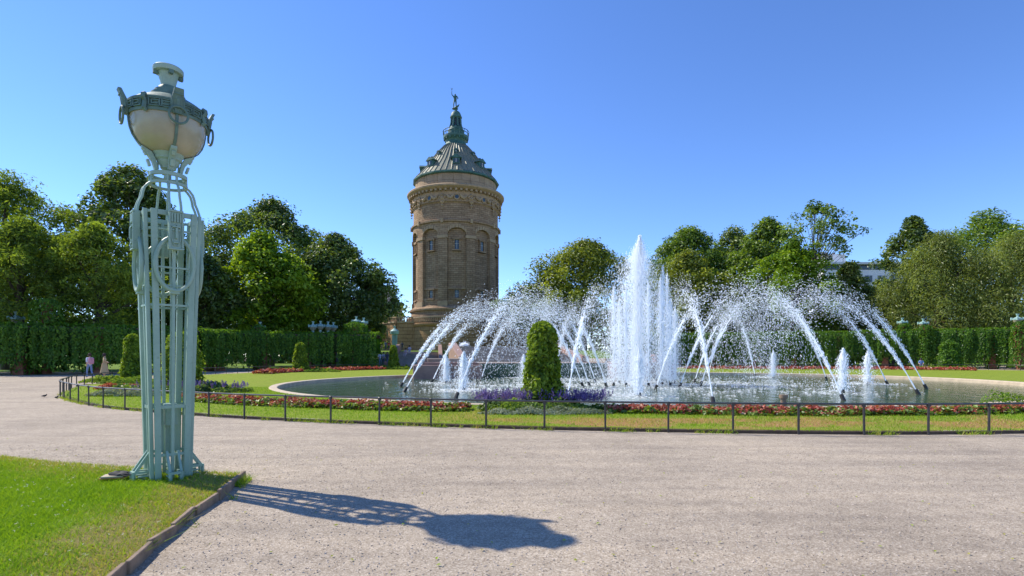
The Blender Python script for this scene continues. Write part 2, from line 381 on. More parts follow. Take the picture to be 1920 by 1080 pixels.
def ring_sheet(name, r0f, r1f, nr, z0, z1, m, na=480, tintf=None, zf=None, pw=1.0):
    ph = np.linspace(0, 2*np.pi, na, endpoint=False); t = np.linspace(0, 1, nr+1)**pw
    r0, r1 = r0f(ph), r1f(ph)
    rr = r0[None]+(r1-r0)[None]*t[:, None]
    x = PC[0]+rr*np.cos(ph); y = PC[1]+rr*np.sin(ph); z = z0+(z1-z0)*t[:, None]+0*x
    if zf is not None: z = z+zf(x, y)
    V = np.stack([x, y, z], -1).reshape(-1, 3)
    i, k = np.meshgrid(np.arange(nr), np.arange(na), indexing='ij'); l = (k+1) % na
    I = np.stack([i*na+k, (i+1)*na+k, (i+1)*na+l, i*na+l], -1).reshape(-1)
    T = tintf(V[:, 0], V[:, 1]) if tintf else None
    return link(name, raw_mesh(name, V, 4, I, m, T, True))
def gz(x, y): return .012*(fbm(x*.8, y*.8)-.5)
o = ring_sheet('ground', lambda p: rail_r(p)-.05, lambda p: rail_r(p)*0+900, 40, 0, 0, M['gravel'], pw=3.0); setp(o, kind='structure')
def dryness(x, y):
    near = np.clip((17-y)/4, 0, 1)*np.clip((x+3)/5, 0, 1)
    return np.clip(near*(.12+.8*np.clip((fbm(x*.7, y*1.1, 2.0)-.43)*5, 0, 1))+.40*fbm(x*.25, y*.25, 5.0)-.02, 0, 1)
LZ = .07
o = ring_sheet('lawn', lambda p: pond_r(p)+.30, lambda p: rail_r(p)-.12, 30, LZ, LZ, M['lawn'], tintf=dryness, zf=lambda x, y: .02*(fbm(x, y)-.5)); setp(o, kind='structure')
o = ring_sheet('lawn_border', lambda p: rail_r(p)-.14, lambda p: rail_r(p)-.06, 1, LZ-.005, LZ-.01, M['soil']); setp(o, kind='structure')
o = ring_sheet('lawn_kerb', lambda p: rail_r(p)-.061, lambda p: rail_r(p)-.055, 1, LZ-.01, -.05, M['soil']); setp(o, kind='structure')
o = ring_sheet('pool_floor', lambda p: pond_r(p)*0+.05, lambda p: pond_r(p)+.1, 8, -.7, -.7, M['soil']); setp(o, kind='structure')
# pond rim with a real section
def rim():
    na = 360; ph = np.linspace(0, 2*np.pi, na, endpoint=False); r = pond_r(ph)
    prof = [(0, -.7), (0, .07), (.03, .10), (.34, .11), (.37, .08), (.37, 0)]
    V = []; 
    for dr, z in prof: V.append(np.stack([PC[0]+(r+dr)*np.cos(ph), PC[1]+(r+dr)*np.sin(ph), 0*ph+z], -1))
    V = np.concatenate(V); I = []
    for i in range(len(prof)-1):
        k = np.arange(na); l = (k+1) % na; I.append(np.stack([i*na+k, i*na+l, (i+1)*na+l, (i+1)*na+k], -1).reshape(-1))
    return link('pool_rim', raw_mesh('pool_rim', V, 4, np.concatenate(I), M['coping']))
setp(rim(), kind='structure')
WZ = -.10
o = ring_sheet('pond_water', lambda p: p*0+.02, lambda p: pond_r(p)+.01, 24, WZ, WZ, M['water']); setp(o, kind='structure')
# park lawns behind the pergolas
def sheet(name, x0, x1, y0, y1, nx, ny, zf, m, tintf=None):
    x, y = np.meshgrid(np.linspace(x0, x1, nx+1), np.linspace(y0, y1, ny+1)); z = zf(x, y)+0*x
    V = np.stack([x, y, z], -1).reshape(-1, 3); i, j = np.meshgrid(np.arange(ny), np.arange(nx), indexing='ij'); w_ = nx+1
    I = np.stack([i*w_+j, i*w_+j+1, (i+1)*w_+j+1, (i+1)*w_+j], -1).reshape(-1)
    T = tintf(V[:, 0], V[:, 1]) if tintf else np.zeros(len(V))
    return setp(link(name, raw_mesh(name, V, 4, I, m, T, True)), kind='structure')
o = sheet('park_lawn', -150, -34, 52, 66, 30, 6, lambda x, y: .012+0*x, M['lawn_far'])
o = sheet('park_lawn', -150, -28.2, 66, 170, 30, 30, lambda x, y: .012+0*x, M['lawn_far'])
o = sheet('park_lawn', 15.6, 240, 83, 200, 30, 30, lambda x, y: .012+0*x, M['lawn_far'])
def slope_z(x, y): return .02+2.4*np.clip((y-67.5)/22, 0, 1)**1.3+.02*fbm(x*.3, y*.3)
o = sheet('tower_lawn', -28, 15.5, 67.2, 150, 30, 50, slope_z, M['lawn_far'])

# ------------------------------------------------------------------ cascade
CO = Vector((2.5, 43.0, 0)); CDa = math.atan2(.19, .982)
casc = empty('cascade', CO, CDa, 'wide stepped stone water cascade at the far side of the pond below the tower', 'cascade')
MB().box((0, 3.6, .15), (10.6, 7.2, 1.7)).build('basin_wall', M['stone_step'], casc, bevel=.03)
MB().box((0, -.02, .95), (10.9, .5, .14)).build('basin_coping', M['stone_red'], casc, bevel=.02)
for s in (-1, 1):
    MB().box((s*7.7, -1.0, .12), (5.0, 2.6, 1.55)).build('pedestal', M['stone_red'], casc, bevel=.03)
    MB().box((s*7.4, -.6, 1.0), (3.9, 1.7, .2)).build('pedestal_step', M['stone_red'], casc, bevel=.02)
    MB().box((s*7.2, 2.6, .55), (3.8, 4.6, 1.6)).build('side_wall', M['stone_step'], casc, bevel=.03)
    mb = MB(); x0, x1 = s*5.35, s*6.1
    vs = [(x, y, z) for x in (x0, x1) for (y, z) in ((6.5, -.2), (6.5, 1.55), (8, 1.6), (17.5, 3.0), (19, 3.0), (19, -.2))]
    mb.add(vs, [tuple(range(6)), tuple(range(6, 12))]+[(i, (i+1) % 6, 6+(i+1) % 6, 6+i) for i in range(6)])
    mb.build('parapet', M['stone_red'], casc, bevel=.03)
    MB().box((s*9.5, -.5, .5), (.7, .7, 2.0)).box((s*9.5, -.5, 1.6), (.9, .9, .2)).build('pier', M['stone_red'], casc, bevel=.02)
for k in range(10):
    MB().box((0, 7.2+k*1.0+3, .5+k*.085), (10.6, 6, 1.05+k*.17)).build('step', M['stone_step'], casc, bevel=.02)
# water running down: thin wavy sheets with thickness
V, I = [], []
mb = MB(); nx_ = 60
for i in range(nx_+1):
    x = -5.2+10.4*i/nx_
    for j in range(7):
        mb.v.append((x, -.30-.05*math.sin(j*.5)+random.gauss(0, .018), .98-j*.18))
for i in range(nx_):
    for j in range(6): mb.f.append((i*7+j, i*7+j+1, i*7+j+8, i*7+j+7))
fall = mb.build('falling_water', M['water'], casc, True)

# ------------------------------------------------------------------ water tower
TY = 120.0; TX = GX(855, TY); K = TY/F
def tz(py): return CAMH+(HZ-py)*K
def tr(px): return px*K
tower = empty('water_tower', (TX, TY, 0), 0, 'round brown sandstone water tower with copper roof and rooftop statue', 'tower')
PHB = -math.pi/2                                    # angle that faces the camera
def ring(name, prof, m, n=96, parent=None, smooth=True):
    return MB().lathe([(tr(r), tz(y)) for r, y in prof], n).build(name, m, parent or tower, smooth)
ring('inner_wall', [(74.5, 583), (74.5, 432)], M['stone'])
ring('base_drum', [(84.5, 606), (84.5, 596), (83, 595), (82.6, 589), (85.5, 588), (86, 585), (84, 583), (81, 581), (78, 579)], M['stone'])
ring('upper_wall', [(80.5, 436), (82.5, 434.5), (82.5, 431.5), (79, 430), (78.5, 426), (78.5, 402), (81, 400), (81, 398)], M['stone'])
ring('frieze', [(81, 398), (80, 397.5), (80.5, 379), (83, 378.5)], M['stone_trim'])
ring('main_cornice', [(83, 379), (86, 378), (88, 376.5), (90, 375), (90.3, 372.5), (89, 371), (84, 369), (79, 367.5), (75.5, 367)], M['stone_trim'])
# attic drum: sixteen stone panels
for k in range(16):
    a0 = k*2*math.pi/16+R(3); a1 = a0+2*math.pi/16-R(.45)
    mb = MB(); mb.lathe([(tr(75), tz(368)), (tr(75.6), tz(367)), (tr(75.6), tz(362)), (tr(75), tz(361)), (tr(75), tz(347.5)), (tr(72), tz(347))], 6, a0=a0, a1=a1)
    mb.build('attic_panel', M['stone_light'], tower, True)
ring('attic_core', [(74.2, 368), (74.2, 346)], M['stone'])
ring('eave', [(74, 349), (79, 348.7), (80.5, 347.5), (80.5, 345.5), (78.5, 344.2), (76.5, 343.2)], M['copper'], 16, smooth=False)
prof = [(77.5, 344), (71.5, 337.5), (65.5, 330.5), (59, 323), (52, 314.5), (45.5, 305), (40, 297), (35.5, 291), (31, 286), (27, 281.5), (23.5, 277.5)]
NR = 48
for k in range(NR):                                  # roof sheets, one by one
    mb = MB(); mb.lathe([(tr(r), tz(y)) for r, y in prof], 1, a0=2*math.pi*k/NR, a1=2*math.pi*(k+1)/NR)
    mb.build('roof_sheet', M['roof'], tower)
sm = MB().tube([(tr(r)+.03, 0, tz(y)) for r, y in prof], .11, 4).mesh('seam', M['roof'])
for k in range(NR):
    o = link('seam', sm, tower); o.rotation_euler = (0, 0, 2*math.pi*(k+.0)/NR)
ring('neck', [(23.5, 278.5), (24, 276.5), (22.5, 276), (19.5, 272), (18.5, 269), (18.5, 266)], M['copper'], 32)
ring('gallery', [(18.5, 268), (20.5, 264), (23.5, 261.5), (23.8, 259.5), (23.8, 257.6), (14, 257.4)], M['copper'], 32)
for k in range(16):
    a = 2*math.pi*k/16; MB().box((0,0,0), (.35, .25, .55)).xform(Matrix.Translation((tr(21.5)*math.cos(a), tr(21.5)*math.sin(a), tz(262.6))) @ Matrix.Rotation(a, 4, 'Z')).build('gallery_bracket', M['copper'], tower)
    MB().tube([(tr(23.4)*math.cos(a), tr(23.4)*math.sin(a), tz(257.8)), (tr(24.2)*math.cos(a), tr(24.2)*math.sin(a), tz(247.8))], .06, 5).build('gallery_baluster', M['copper'], tower)
for y, r in ((248, 24.2), (252.5, 23.9)):
    MB().tube([(tr(r)*math.cos(2*math.pi*k/32), tr(r)*math.sin(2*math.pi*k/32), tz(y)) for k in range(32)], .08, 5, True).build('gallery_rail', M['copper'], tower)
ring('lantern_drum', [(14.8, 258), (14.8, 247), (15.4, 246.5), (15, 245), (13, 243), (12.3, 241), (11.8, 240), (8.6, 240)], M['copper'], 24)
ring('lantern', [(9.6, 240), (8.2, 232), (7.6, 224)], M['glass'], 8, smooth=False)
for k in range(8):
    a = 2*math.pi*(k+.5)/8
    MB().tube([(tr(r)*math.cos(a), tr(r)*math.sin(a), tz(y)) for r, y in ((12, 241), (10.3, 236), (9.3, 231), (9, 223))], .22, 5).build('lantern_column', M['copper'], tower)
ring('lantern_cornice', [(8.5, 224), (10, 223), (11.3, 221.5), (11.3, 219.8), (9.9, 219)], M['copper'], 24)
ring('lantern_dome', [(10, 219.5), (9.6, 216), (8, 212.3), (5.5, 209.6), (2.6, 208), (2.0, 206.5), (2.6, 205.5), (2.2, 204), (0, 203.8)], M['copper'], 24)
# dormers: two rings of eight
def roof_r(y):
    ys = [p[1] for p in prof][::-1]; rs = [p[0] for p in prof][::-1]; return float(np.interp(y, ys, rs))
def dormer(ph, y0, y1, wd):
    a = PHB+ph; rb = tr(roof_r(y0))+.15; rt = tr(roof_r(y1))-.6; h = tz(y1)-tz(y0)
    Mx = Matrix.Rotation(a, 4, 'Z')
    d = MB().box(((rb+rt)/2, 0, tz(y0)+h/2), (rb-rt, wd, h)).xform(Mx).build('dormer', M['copper'], tower)
    zt = tz(y0)+h
    MB().add([(rb+.2, -wd*.75, zt-.05), (rb+.2, wd*.75, zt-.05), (rb+.2, 0, zt+wd*.45), (rt-.3, -wd*.75, zt-.05), (rt-.3, wd*.75, zt-.05), (rt-.3, 0, zt+wd*.45)],
             [(0,1,2), (3,5,4), (0,2,5,3), (1,4,5,2), (0,3,4,1)]).xform(Mx).build('gable', M['copper'], d)
    MB().box((rb+.02, 0, tz(y0)+h*.5), (.08, wd*.66, h*.62)).xform(Mx).build('pane', M['glass'], d)
    MB().box((rb+.07, 0, tz(y0)+h*.5), (.06, .1, h*.62)).xform(Mx).build('mullion', M['wframe'], d)
for k in range(8):
    ph = R(6+45*k)
    dormer(ph, 329.5, 318.5, 1.55); dormer(ph, 302, 297.3, .7)
# bays: ten niches between pilasters with arches
NB = 10; BW = 2*math.pi/NB; PH0 = R(7)
def cblock(mb, th, z0, z1, r0, r1):
    """curved slab: th list, z0/z1 lists or scalars"""
    n = len(th); z0 = [z0]*n if not hasattr(z0, '__len__') else z0; z1 = [z1]*n if not hasattr(z1, '__len__') else z1
    b_ = len(mb.v)
    for t, a, c in zip(th, z0, z1):
        ca, sa = math.cos(PHB+t), math.sin(PHB+t)
        mb.v += [(r0*ca, r0*sa, a), (r1*ca, r1*sa, a), (r1*ca, r1*sa, c), (r0*ca, r0*sa, c)]
    for i in range(n-1):
        p, q = b_+4*i, b_+4*i+4
        mb.f += [(p+1, q+1, q+2, p+2), (p, p+1, q+1, q) [::-1], (p+3, p+2, q+2, q+3), (p, q, q+3, p+3)]
    mb.f += [(b_, b_+1, b_+2, b_+3), (b_+4*(n-1), b_+4*(n-1)+3, b_+4*(n-1)+2, b_+4*(n-1)+1)]
    return mb
HN = .34*BW                                           # half niche angle
for k in range(NB):
    c0 = PH0+k*BW
    # pilaster between this bay and the next
    pc = c0+BW/2; hp = BW/2-HN
    pil = cblock(MB(), np.linspace(pc-hp, pc+hp, 5), tz(581.5), tz(463), tr(74), tr(80)).build('pilaster', M['stone'], tower)
    cblock(MB(), np.linspace(pc-hp*1.14, pc+hp*1.14, 5), tz(463), tz(457.5), tr(74), tr(81.4)).build('capital', M['stone_trim'], pil)
    cblock(MB(), np.linspace(pc-hp*1.1, pc+hp*1.1, 5), tz(581.6), tz(572), tr(74), tr(81.6)).build('pilaster_base', M['stone_trim'], pil)
    # spandrel with arch cut
    th = np.concatenate([[c0-BW/2, c0-HN-.001], np.linspace(c0-HN, c0+HN, 15), [c0+HN+.001, c0+BW/2]])
    lo = [tz(457.5)]*2+[tz(457.5)+math.sqrt(max(0, 1-((t-c0)/HN)**2))*(tz(445)-tz(457.5)) for t in np.linspace(c0-HN, c0+HN, 15)]+[tz(457.5)]*2
    cblock(MB(), th, lo, tz(434), tr(74), tr(79.6)).build('arch_spandrel', M['stone'], tower)
    mb = MB()
    for j in range(9):                                # voussoirs stand proud
        t0 = -1+2*j/9+.03; t1 = -1+2*(j+1)/9-.03
        ts = np.linspace(c0+HN*math.sin(t0*math.pi/2), c0+HN*math.sin(t1*math.pi/2), 3)
        base = [tz(457.5)+math.sqrt(max(0, 1-((t-c0)/HN)**2))*(tz(445)-tz(457.5)) for t in ts]
        mb2 = cblock(MB(), ts, base, [x+.75 for x in base], tr(78), tr(80.1)); mb2.build('voussoir', M['stone_trim'], tower)
    # windows in the bay
    for (y0, y1, nm) in ((482.5, 465, 'window'), (567.5, 552.5, 'window')):
        zc = (tz(y0)+tz(y1))/2; h = tz(y1)-tz(y0); Mx = Matrix.Rotation(PHB+c0, 4, 'Z'); ri = tr(74.5)
        g = MB().box((ri+.02, 0, zc), (.12, .8, h)).xform(Mx).build(nm, M['glass'], tower)
        MB().box((ri+.10, 0, zc), (.06, .05, h)).box((ri+.10, 0, zc+.1*h), (.06, .8, .05)).xform(Mx).build('mullion', M['wframe'], g)
        for s in (-1, 1): MB().box((ri+.13, s*.60, zc), (.34, .26, h)).xform(Mx).build('jamb', M['stone'], g)
        MB().box((ri+.18, 0, zc+h/2+.2), (.55, 1.9, .42)).xform(Mx).build('lintel', M['stone'], g)
        MB().box((ri+.22, 0, zc-h/2-.14), (.65, 1.9, .28)).xform(Mx).build('sill', M['stone'], g)
    cblock(MB(), np.linspace(c0-HN, c0+HN, 7), tz(551), tz(548.5), tr(74), tr(76.4)).build('string_course', M['stone_trim'], tower)
    cblock(MB(), np.linspace(c0-HN, c0+HN, 7), tz(581.5), tz(566), tr(74), tr(77.5)).build('niche_plinth', M['stone'], tower)
    # porthole, head ornament above the pilaster, garlands
    Mx = Matrix.Rotation(PHB+c0, 4, 'Z'); zc = tz(392)
    ring_ = MB().tube([(tr(81.2), .55*math.cos(q), zc+.55*math.sin(q)) for q in np.linspace(0, 2*math.pi, 17)[:-1]], .16, 6, True).xform(Mx).build('porthole', M['stone_trim'], tower)
    MB().tube([(tr(80.6), 0, zc), (tr(81.3), 0, zc)], .5, 14).xform(Mx).build('pane', M['glass'], ring_)
    Mx = Matrix.Rotation(PHB+pc, 4, 'Z')
    mb = MB(); rr_ = tr(81)
    for (dy, z, s) in [(a_, b_+15, c_) for a_, b_, c_ in ((0, 374, .75), (0, 380, .95), (-.5, 377, .6), (.5, 377, .6), (0, 386, .8), (-.35, 383, .55), (.35, 383, .55), (0, 392, .55), (0, 397, .35))]:
        mb.add(*[(lambda q: ([(rr_+.1+s*.55*x, dy+s*.62*y, tz(z)+s*.62*zz) for x, y, zz in q[0]], q[1]))((
            [(0,0,1),(1,0,0),(0,1,0),(-1,0,0),(0,-1,0),(0,0,-1)], [(0,1,2),(0,2,3),(0,3,4),(0,4,1),(5,2,1),(5,3,2),(5,4,3),(5,1,4)]))][0])
    mb.xform(Mx).build('carved_head', M['stone_trim'], tower)
    for s in (-1, 1):
        pts = [(tr(81.4), s*(.9+t*1.6), tz(388)-.75*math.sin(math.pi*t)) for t in np.linspace(0, 1, 7)]
        MB().tube(pts, [.12, .22, .3, .34, .3, .22, .12], 6).xform(Mx).build('garland', M['stone_trim'], tower)
    cblock(MB(), np.linspace(pc-.025, pc+.025, 2), tz(437), tz(429.5), tr(79), tr(84)).build('string_boss', M['stone_trim'], tower)
dm = MB().box((tr(84.5), 0, tz(380.4)), (.62, .42, .42)).mesh('dentil', M['stone_trim'])
for k in range(60):
    o = link('dentil', dm, tower); o.rotation_euler = (0, 0, 2*math.pi*k/60)
# statue on top: one skinned figure, added with the people below

# terrace at the tower's foot
terr = empty('tower_terrace', (TX, TY, 0), 0, 'rusticated sandstone terrace with balustrade round the foot of the tower', 'terrace')
MB().lathe([(tr(93), 1.5), (tr(92), 3.0), (tr(90.5), 3.1), (tr(89.5), tz(616)), (tr(92), tz(614)), (tr(92.6), tz(611)), (tr(90), tz(609)), (tr(70), tz(608.5))], 96).build('round_wall', M['stone_big'], terr, True)
MB().lathe([(tr(91), tz(601)), (tr(91), tz(599)), (tr(89.2), tz(598.6)), (tr(89.2), tz(601)), (tr(91), tz(601))], 96).build('handrail', M['stone_trim'], terr, True)
bal = MB().lathe([(.1, 0), (.16, .25), (.07, .6), (.12, .85)], 6).mesh('baluster', M['stone_trim'], True)
def wing(pts, name):
    for (x0, y0), (x1, y1) in zip(pts[:-1], pts[1:]):
        a, b_ = Vector((x0-TX, y0-TY, 0)), Vector((x1-TX, y1-TY, 0)); n_ = int((b_-a).length/.5)
        zt = tz(609)
        MB().bar((a.x, a.y, (zt+1)/2), (b_.x, b_.y, (zt+1)/2), 1.0, zt-1).build('wing_wall', M['stone_wing'], terr)
        MB().bar((a.x, a.y, zt+.15), (b_.x, b_.y, zt+.15), 1.3, .3).build('wing_coping', M['stone_trim'], terr)
        MB().bar((a.x, a.y, zt+1.22), (b_.x, b_.y, zt+1.22), .35, .2).build('handrail', M['stone_trim'], terr)
        for i in range(n_+1):
            p = a+(b_-a)*(i/n_); o = link('baluster', bal, terr); o.location = (p.x, p.y, zt+.3)
wing([(-20.5, 113.5), (-24, 113), (-29.2, 119)], 'l'); wing([(-4, 112.5), (0, 112.5), (8, 117), (14, 124)], 'r')
for k in range(70):
    a = math.pi+math.pi*k/69
    o = link('baluster', bal, terr); o.location = (tr(90.2)*math.cos(a), tr(90.2)*math.sin(a), tz(608.5))
# stairway left of the cascade
st = empty('stairway', (GX(778, 68), 67.5, 0), R(8), 'shaded stone stairway with sloping parapet climbing to the tower terrace', 'stairs')
for k in range(14):
    MB().box((0, k*1.5+4, k*.085-.05), (6, 8, .17+k*.17)).build('step', M['stone_step'], st)
for s in (-1, 1):
    mb = MB(); x0, x1 = s*3.05, s*3.6
    vs = [(x, y, z) for x in (x0, x1) for (y, z) in ((-1, -.2), (-1, .9), (1, .9), (20, 3.4), (23, 3.4), (23, -.2))]
    mb.add(vs, [tuple(range(6)), tuple(range(6, 12))]+[(i, (i+1) % 6, 6+(i+1) % 6, 6+i) for i in range(6)]).build('parapet', M['stone_red'], st, bevel=.02)

# ------------------------------------------------------------------ far buildings
def facade(name, label, x0, x1, Y, ztop, depth, wallm, rows, cols, win, roofm=None):
    e = empty(name, ((x0+x1)/2, Y, 0), 0, label, 'building'); W = x1-x0
    MB().box((0, depth/2, ztop/2), (W, depth, ztop)).build('wall', wallm, e)
    for (z, h) in rows:
        for i in range(cols):
            x = -W/2+(i+.5)*W/cols
            g = MB().box((x, -.03, z), (W/cols*win, .12, h)).build('window', M['glass'], e)
            MB().box((x, -.10, z), (.12, .1, h)).build('mullion', M['wframe'], g)
            MB().box((x, -.14, z-h/2-.1), (W/cols*win+.3, .3, .16)).build('sill', M['wframe'], g)
    return e
Yb = 135
e = facade('office_building', 'pale modern office block with flat roof between the trees on the right', GX(1545, Yb), GX(1760, Yb), Yb, ZH(506, Yb), 18, M['concrete'],
           [(ZH(523, Yb), 1.7), (ZH(541, Yb), 1.7), (ZH(560, Yb), 1.7), (ZH(580, Yb), 1.7)], 9, .55)
W = GX(1760, Yb)-GX(1545, Yb)
for i in range(7):
    x = -W/2+(i+.5)*W/7
    g = MB().box((x, .6, ZH(500.5, Yb)), (W/7*.82, .3, 1.05)).build('attic_window', M['glass'], e)
    MB().box((x+W/14, .45, ZH(500.5, Yb)), (.35, .5, 1.3)).build('attic_pier', M['wframe'], g)
MB().box((0, 9, ZH(501, Yb)), (W-1.2, 16, 1.35)).build('attic_storey', M['concrete'], e)
MB().box((0, 8.6, ZH(494.5, Yb)), (W+1.6, 19.4, .5)).build('roof_slab', M['wframe'], e)
MB().box((GX(1584, Yb)-(GX(1545, Yb)+GX(1760, Yb))/2, 8, ZH(482, Yb)), (GX(1604, Yb)-GX(1563, Yb), 8, 2.9)).build('plant_room', M['concrete'], e)
for k, (px, h) in enumerate(((1569, 1.1), (1576, .9), (1584, .6), (1590, .8), (1597, .5))):
    MB().box((GX(px, Yb)-(GX(1545, Yb)+GX(1760, Yb))/2, 6, ZH(471, Yb)+h/2-.1), (.5, .5, h)).build('vent', M['slate'], e)
Yb = 150
e = facade('brick_house', 'brown house gable just left of the tower behind dark trees', GX(672, Yb), GX(741, Yb), Yb, ZH(572, Yb), 10, M['redwall'], [(ZH(590, Yb), 2.2), (ZH(615, Yb), 2.2)], 4, .45)
W = GX(741, Yb)-GX(672, Yb); zt = ZH(572, Yb)
MB().add([(-W/2-.4, -.4, zt), (W/2+.4, -.4, zt), (W/2-2.5, 5, zt+5.5), (-W/2+2.5, 5, zt+5.5), (-W/2-.4, 10.4, zt), (W/2+.4, 10.4, zt)], [(0,1,2,3), (5,4,3,2), (0,3,4), (1,5,2)]).build('roof', M['slate'], e)
Yb = 118
e = facade('brick_house', 'red house with pale windows showing just above the right hedge', GX(1785, Yb), GX(1835, Yb), Yb, ZH(600, Yb), 9, M['redwall'], [(ZH(612, Yb), 1.6), (ZH(635, Yb), 1.6)], 4, .4)

# ------------------------------------------------------------------ trees
def tree(name, label, cx, wpx, top, bot, Y, m, M_=110, per=120, leaf=.34, p=.8, style='round', crad=.115, seed=1, lump=.55, trunk=.35, taper=1.0, zb=None, group=None, elong=.0):
    global rng
    keep = rng; rng = np.random.default_rng(seed)
    bot += 14; M_ = int(M_*1.75); per = int(per*.94); leaf *= 1.1; crad *= .86; X = GX(cx, Y); Wd = 1.2*wpx/F*Y; zt = ZH(top, Y); zb = ZH(bot, Y) if zb is None else zb; H = zt-zb
    e = empty(name, (X, Y, 0), 0, label, 'tree', group)
    t = rng.beta(1.5, 1.25, M_); th = rng.random(M_)*6.283
    q = np.where(rng.random(M_) < .70, rng.uniform(.74, 1.0, M_), np.sqrt(rng.random(M_))*.75)
    wt = np.clip(np.sin(np.pi*np.clip(t, .02, .985)**p), 0.05, 1)**taper
    lump *= 1.5; lm = 1-lump/2+lump*vnoise(np.cos(th)*1.9+seed*3.7, np.sin(th)*1.9+9.1, t*4.0)
    rr = q*wt*lm*Wd/2*1.10
    C = np.stack([rr*np.cos(th), rr*np.sin(th)*.85, zb+t*H*(1-.06)], 1)
    cr = Wd*crad*rng.uniform(.5, 1.45, M_)
    cols = rng.random(M_)
    n = M_*per; ci = np.repeat(np.arange(M_), per)
    D = rng.normal(0, 1, (n, 3)); D[:, 2] += .35; D /= np.linalg.norm(D, axis=1)[:, None]
    rad = cr[ci]*rng.uniform(.45, 1.0, n)**.7
    Pt = C[ci]+D*rad[:, None]*np.array([1, 1, .8])
    Pt = Pt+rng.normal(0, .1, (n, 3))
    aspect = .66; droop = .1; jit = .55; sz = leaf*rng.uniform(.6, 1.35, n)
    if style == 'weeping':
        fall = rng.exponential(1.0, n)*H*.055; Pt[:, 2] -= fall; Pt[:, :2] += D[:, :2]*.12*fall[:, None]; aspect = .32; droop = .9; jit = .4; D[:, 2] *= .4
    if style == 'feather': aspect = .36; jit = .8
    tint = np.clip(.12+.8*cols[ci]**1.2+rng.normal(0, .18, n), 0, 1)
    keepm = Pt[:, 2] > zb*.5
    leaves_obj('crown', Pt[keepm], D[keepm]*.65+np.array([0, 0, .75]), sz[keepm], tint[keepm], M[m], e, aspect=aspect, jitter=jit, droop=droop)
    mb = MB(); zc = zb+H*.55
    bend = rng.normal(0, .02, 2)*H
    mb.tube([(0, 0, -.1), (bend[0]*.3, bend[1]*.3, zb*.6), (bend[0], bend[1], zb+H*.3), (bend[0]*.6, 0, zc), (0, 0, zb+H*.86)], [trunk*1.25, trunk, trunk*.75, trunk*.5, .05], 8)
    for i in np.argsort(-cr)[:26 if style != 'airy' else M_]:
        c = C[i]; z0 = zb*.8+(c[2]-zb)*.55; s0 = (bend[0]*.8, bend[1]*.5, z0); mid = (c[0]*.5, c[1]*.5, (z0+c[2])/2+H*.02)
        mb.tube([s0, mid, tuple(c)], [trunk*.3, trunk*.17, .03], 5)
    mb.build('trunk', M['bark'], e, True)
    rng = keep; return e
T = tree
T('locust_tree', 'tall feathery light green tree at the far left edge', 10, 215, 318, 600, 60, 'leaf_feather', 120, 130, .36, .9, 'feather', .12, 11, .7)
T('blossom_tree', 'low spreading yellow green tree at the left edge in front of taller feathery one', 45, 190, 405, 625, 49.5, 'leaf_feather', 120, 130, .3, .7, 'feather', .11, 12)
T('blossom_tree', 'yellow green rounded tree left of the big lamp, below the tall dark chestnut', 175, 160, 412, 625, 51.5, 'leaf_feather', 120, 130, .3, .75, 'feather', .11, 13)
T('blossom_tree', 'yellow green tree cut off by the left photo edge', -75, 180, 395, 625, 50, 'leaf_feather', 110, 120, .3, .75, 'feather', .11, 41)
T('chestnut_tree', 'tall dark chestnut tree rising behind the big foreground lamp', 245, 205, 306, 600, 68, 'leaf_dark', 130, 130, .42, .9, 'round', .12, 14, .6)
T('dark_tree', 'dark tree low between the big lamp and the maple', 385, 110, 478, 622, 64, 'leaf_dark', 90, 110, .36, .8, 'round', .13, 15)
T('dark_tree', 'bushy green tree directly behind the big lamp shaft', 318, 150, 470, 626, 66, 'leaf_mid', 90, 120, .36, .75, 'round', .12, 16)
T('lime_tree', 'broad dark tree with the highest crown behind the bright maple', 510, 225, 374, 610, 82, 'leaf_dark', 150, 130, .42, .95, 'round', .105, 17, .75)
T('maple_tree', 'bright green maple standing before darker trees left of the tower', 493, 150, 437, 622, 68, 'leaf_bright', 110, 130, .42, .85, 'round', .125, 18, .5)
T('plane_tree', 'wide dark green tree nearest the tower on its left', 628, 165, 440, 612, 76, 'leaf_dark', 150, 130, .38, .72, 'round', .11, 19, .45)
T('plane_tree', 'small dark tree tucked beside the tower terrace on the left', 692, 58, 530, 615, 84, 'leaf_dark', 60, 100, .36, .8, 'round', .16, 20, .5)
T('dark_tree', 'dark filler tree low behind the left pergola beyond the maple', 570, 150, 520, 624, 78, 'leaf_mid', 80, 110, .38, .7, 'round', .13, 21)
T('sapling', 'light lime green sapling beside the terrace wall', 702, 34, 608, 655, 98, 'leaf_bright', 26, 60, .3, .8, 'round', .2, 22, .4, .12)
T('plane_tree', 'round olive green tree right of the tower behind the spray', 1098, 175, 449, 600, 100, 'leaf_yellow', 140, 130, .42, .75, 'round', .115, 23, .45)
T('plane_tree', 'dark lower tree between tower and round olive tree', 1030, 130, 512, 610, 104, 'leaf_dark', 90, 110, .42, .75, 'round', .13, 24, .5)
T('shrub_tree', 'low dark far tree peeping out right of the tower', 962, 70, 562, 640, 128, 'leaf_dark', 50, 90, .5, .7, 'round', .16, 25)
T('plane_tree', 'tall dark tree right behind the central fountain jet', 1290, 150, 425, 600, 102, 'leaf_mid', 120, 130, .42, .8, 'round', .12, 26, .55)
T('plane_tree', 'dark tree between central jet and tall round tree on the right', 1375, 110, 424, 600, 106, 'leaf_dark', 100, 120, .42, .8, 'round', .13, 27, .55)
T('chestnut_tree', 'yellow green low round tree just right of central fountain jet', 1290, 150, 473, 622, 88, 'leaf_yellow', 120, 130, .36, .65, 'round', .12, 28, .4)
T('plane_tree', 'tall round green tree left of the airy tree', 1440, 120, 403, 610, 94, 'leaf_mid', 120, 130, .40, .9, 'round', .12, 29, .45)
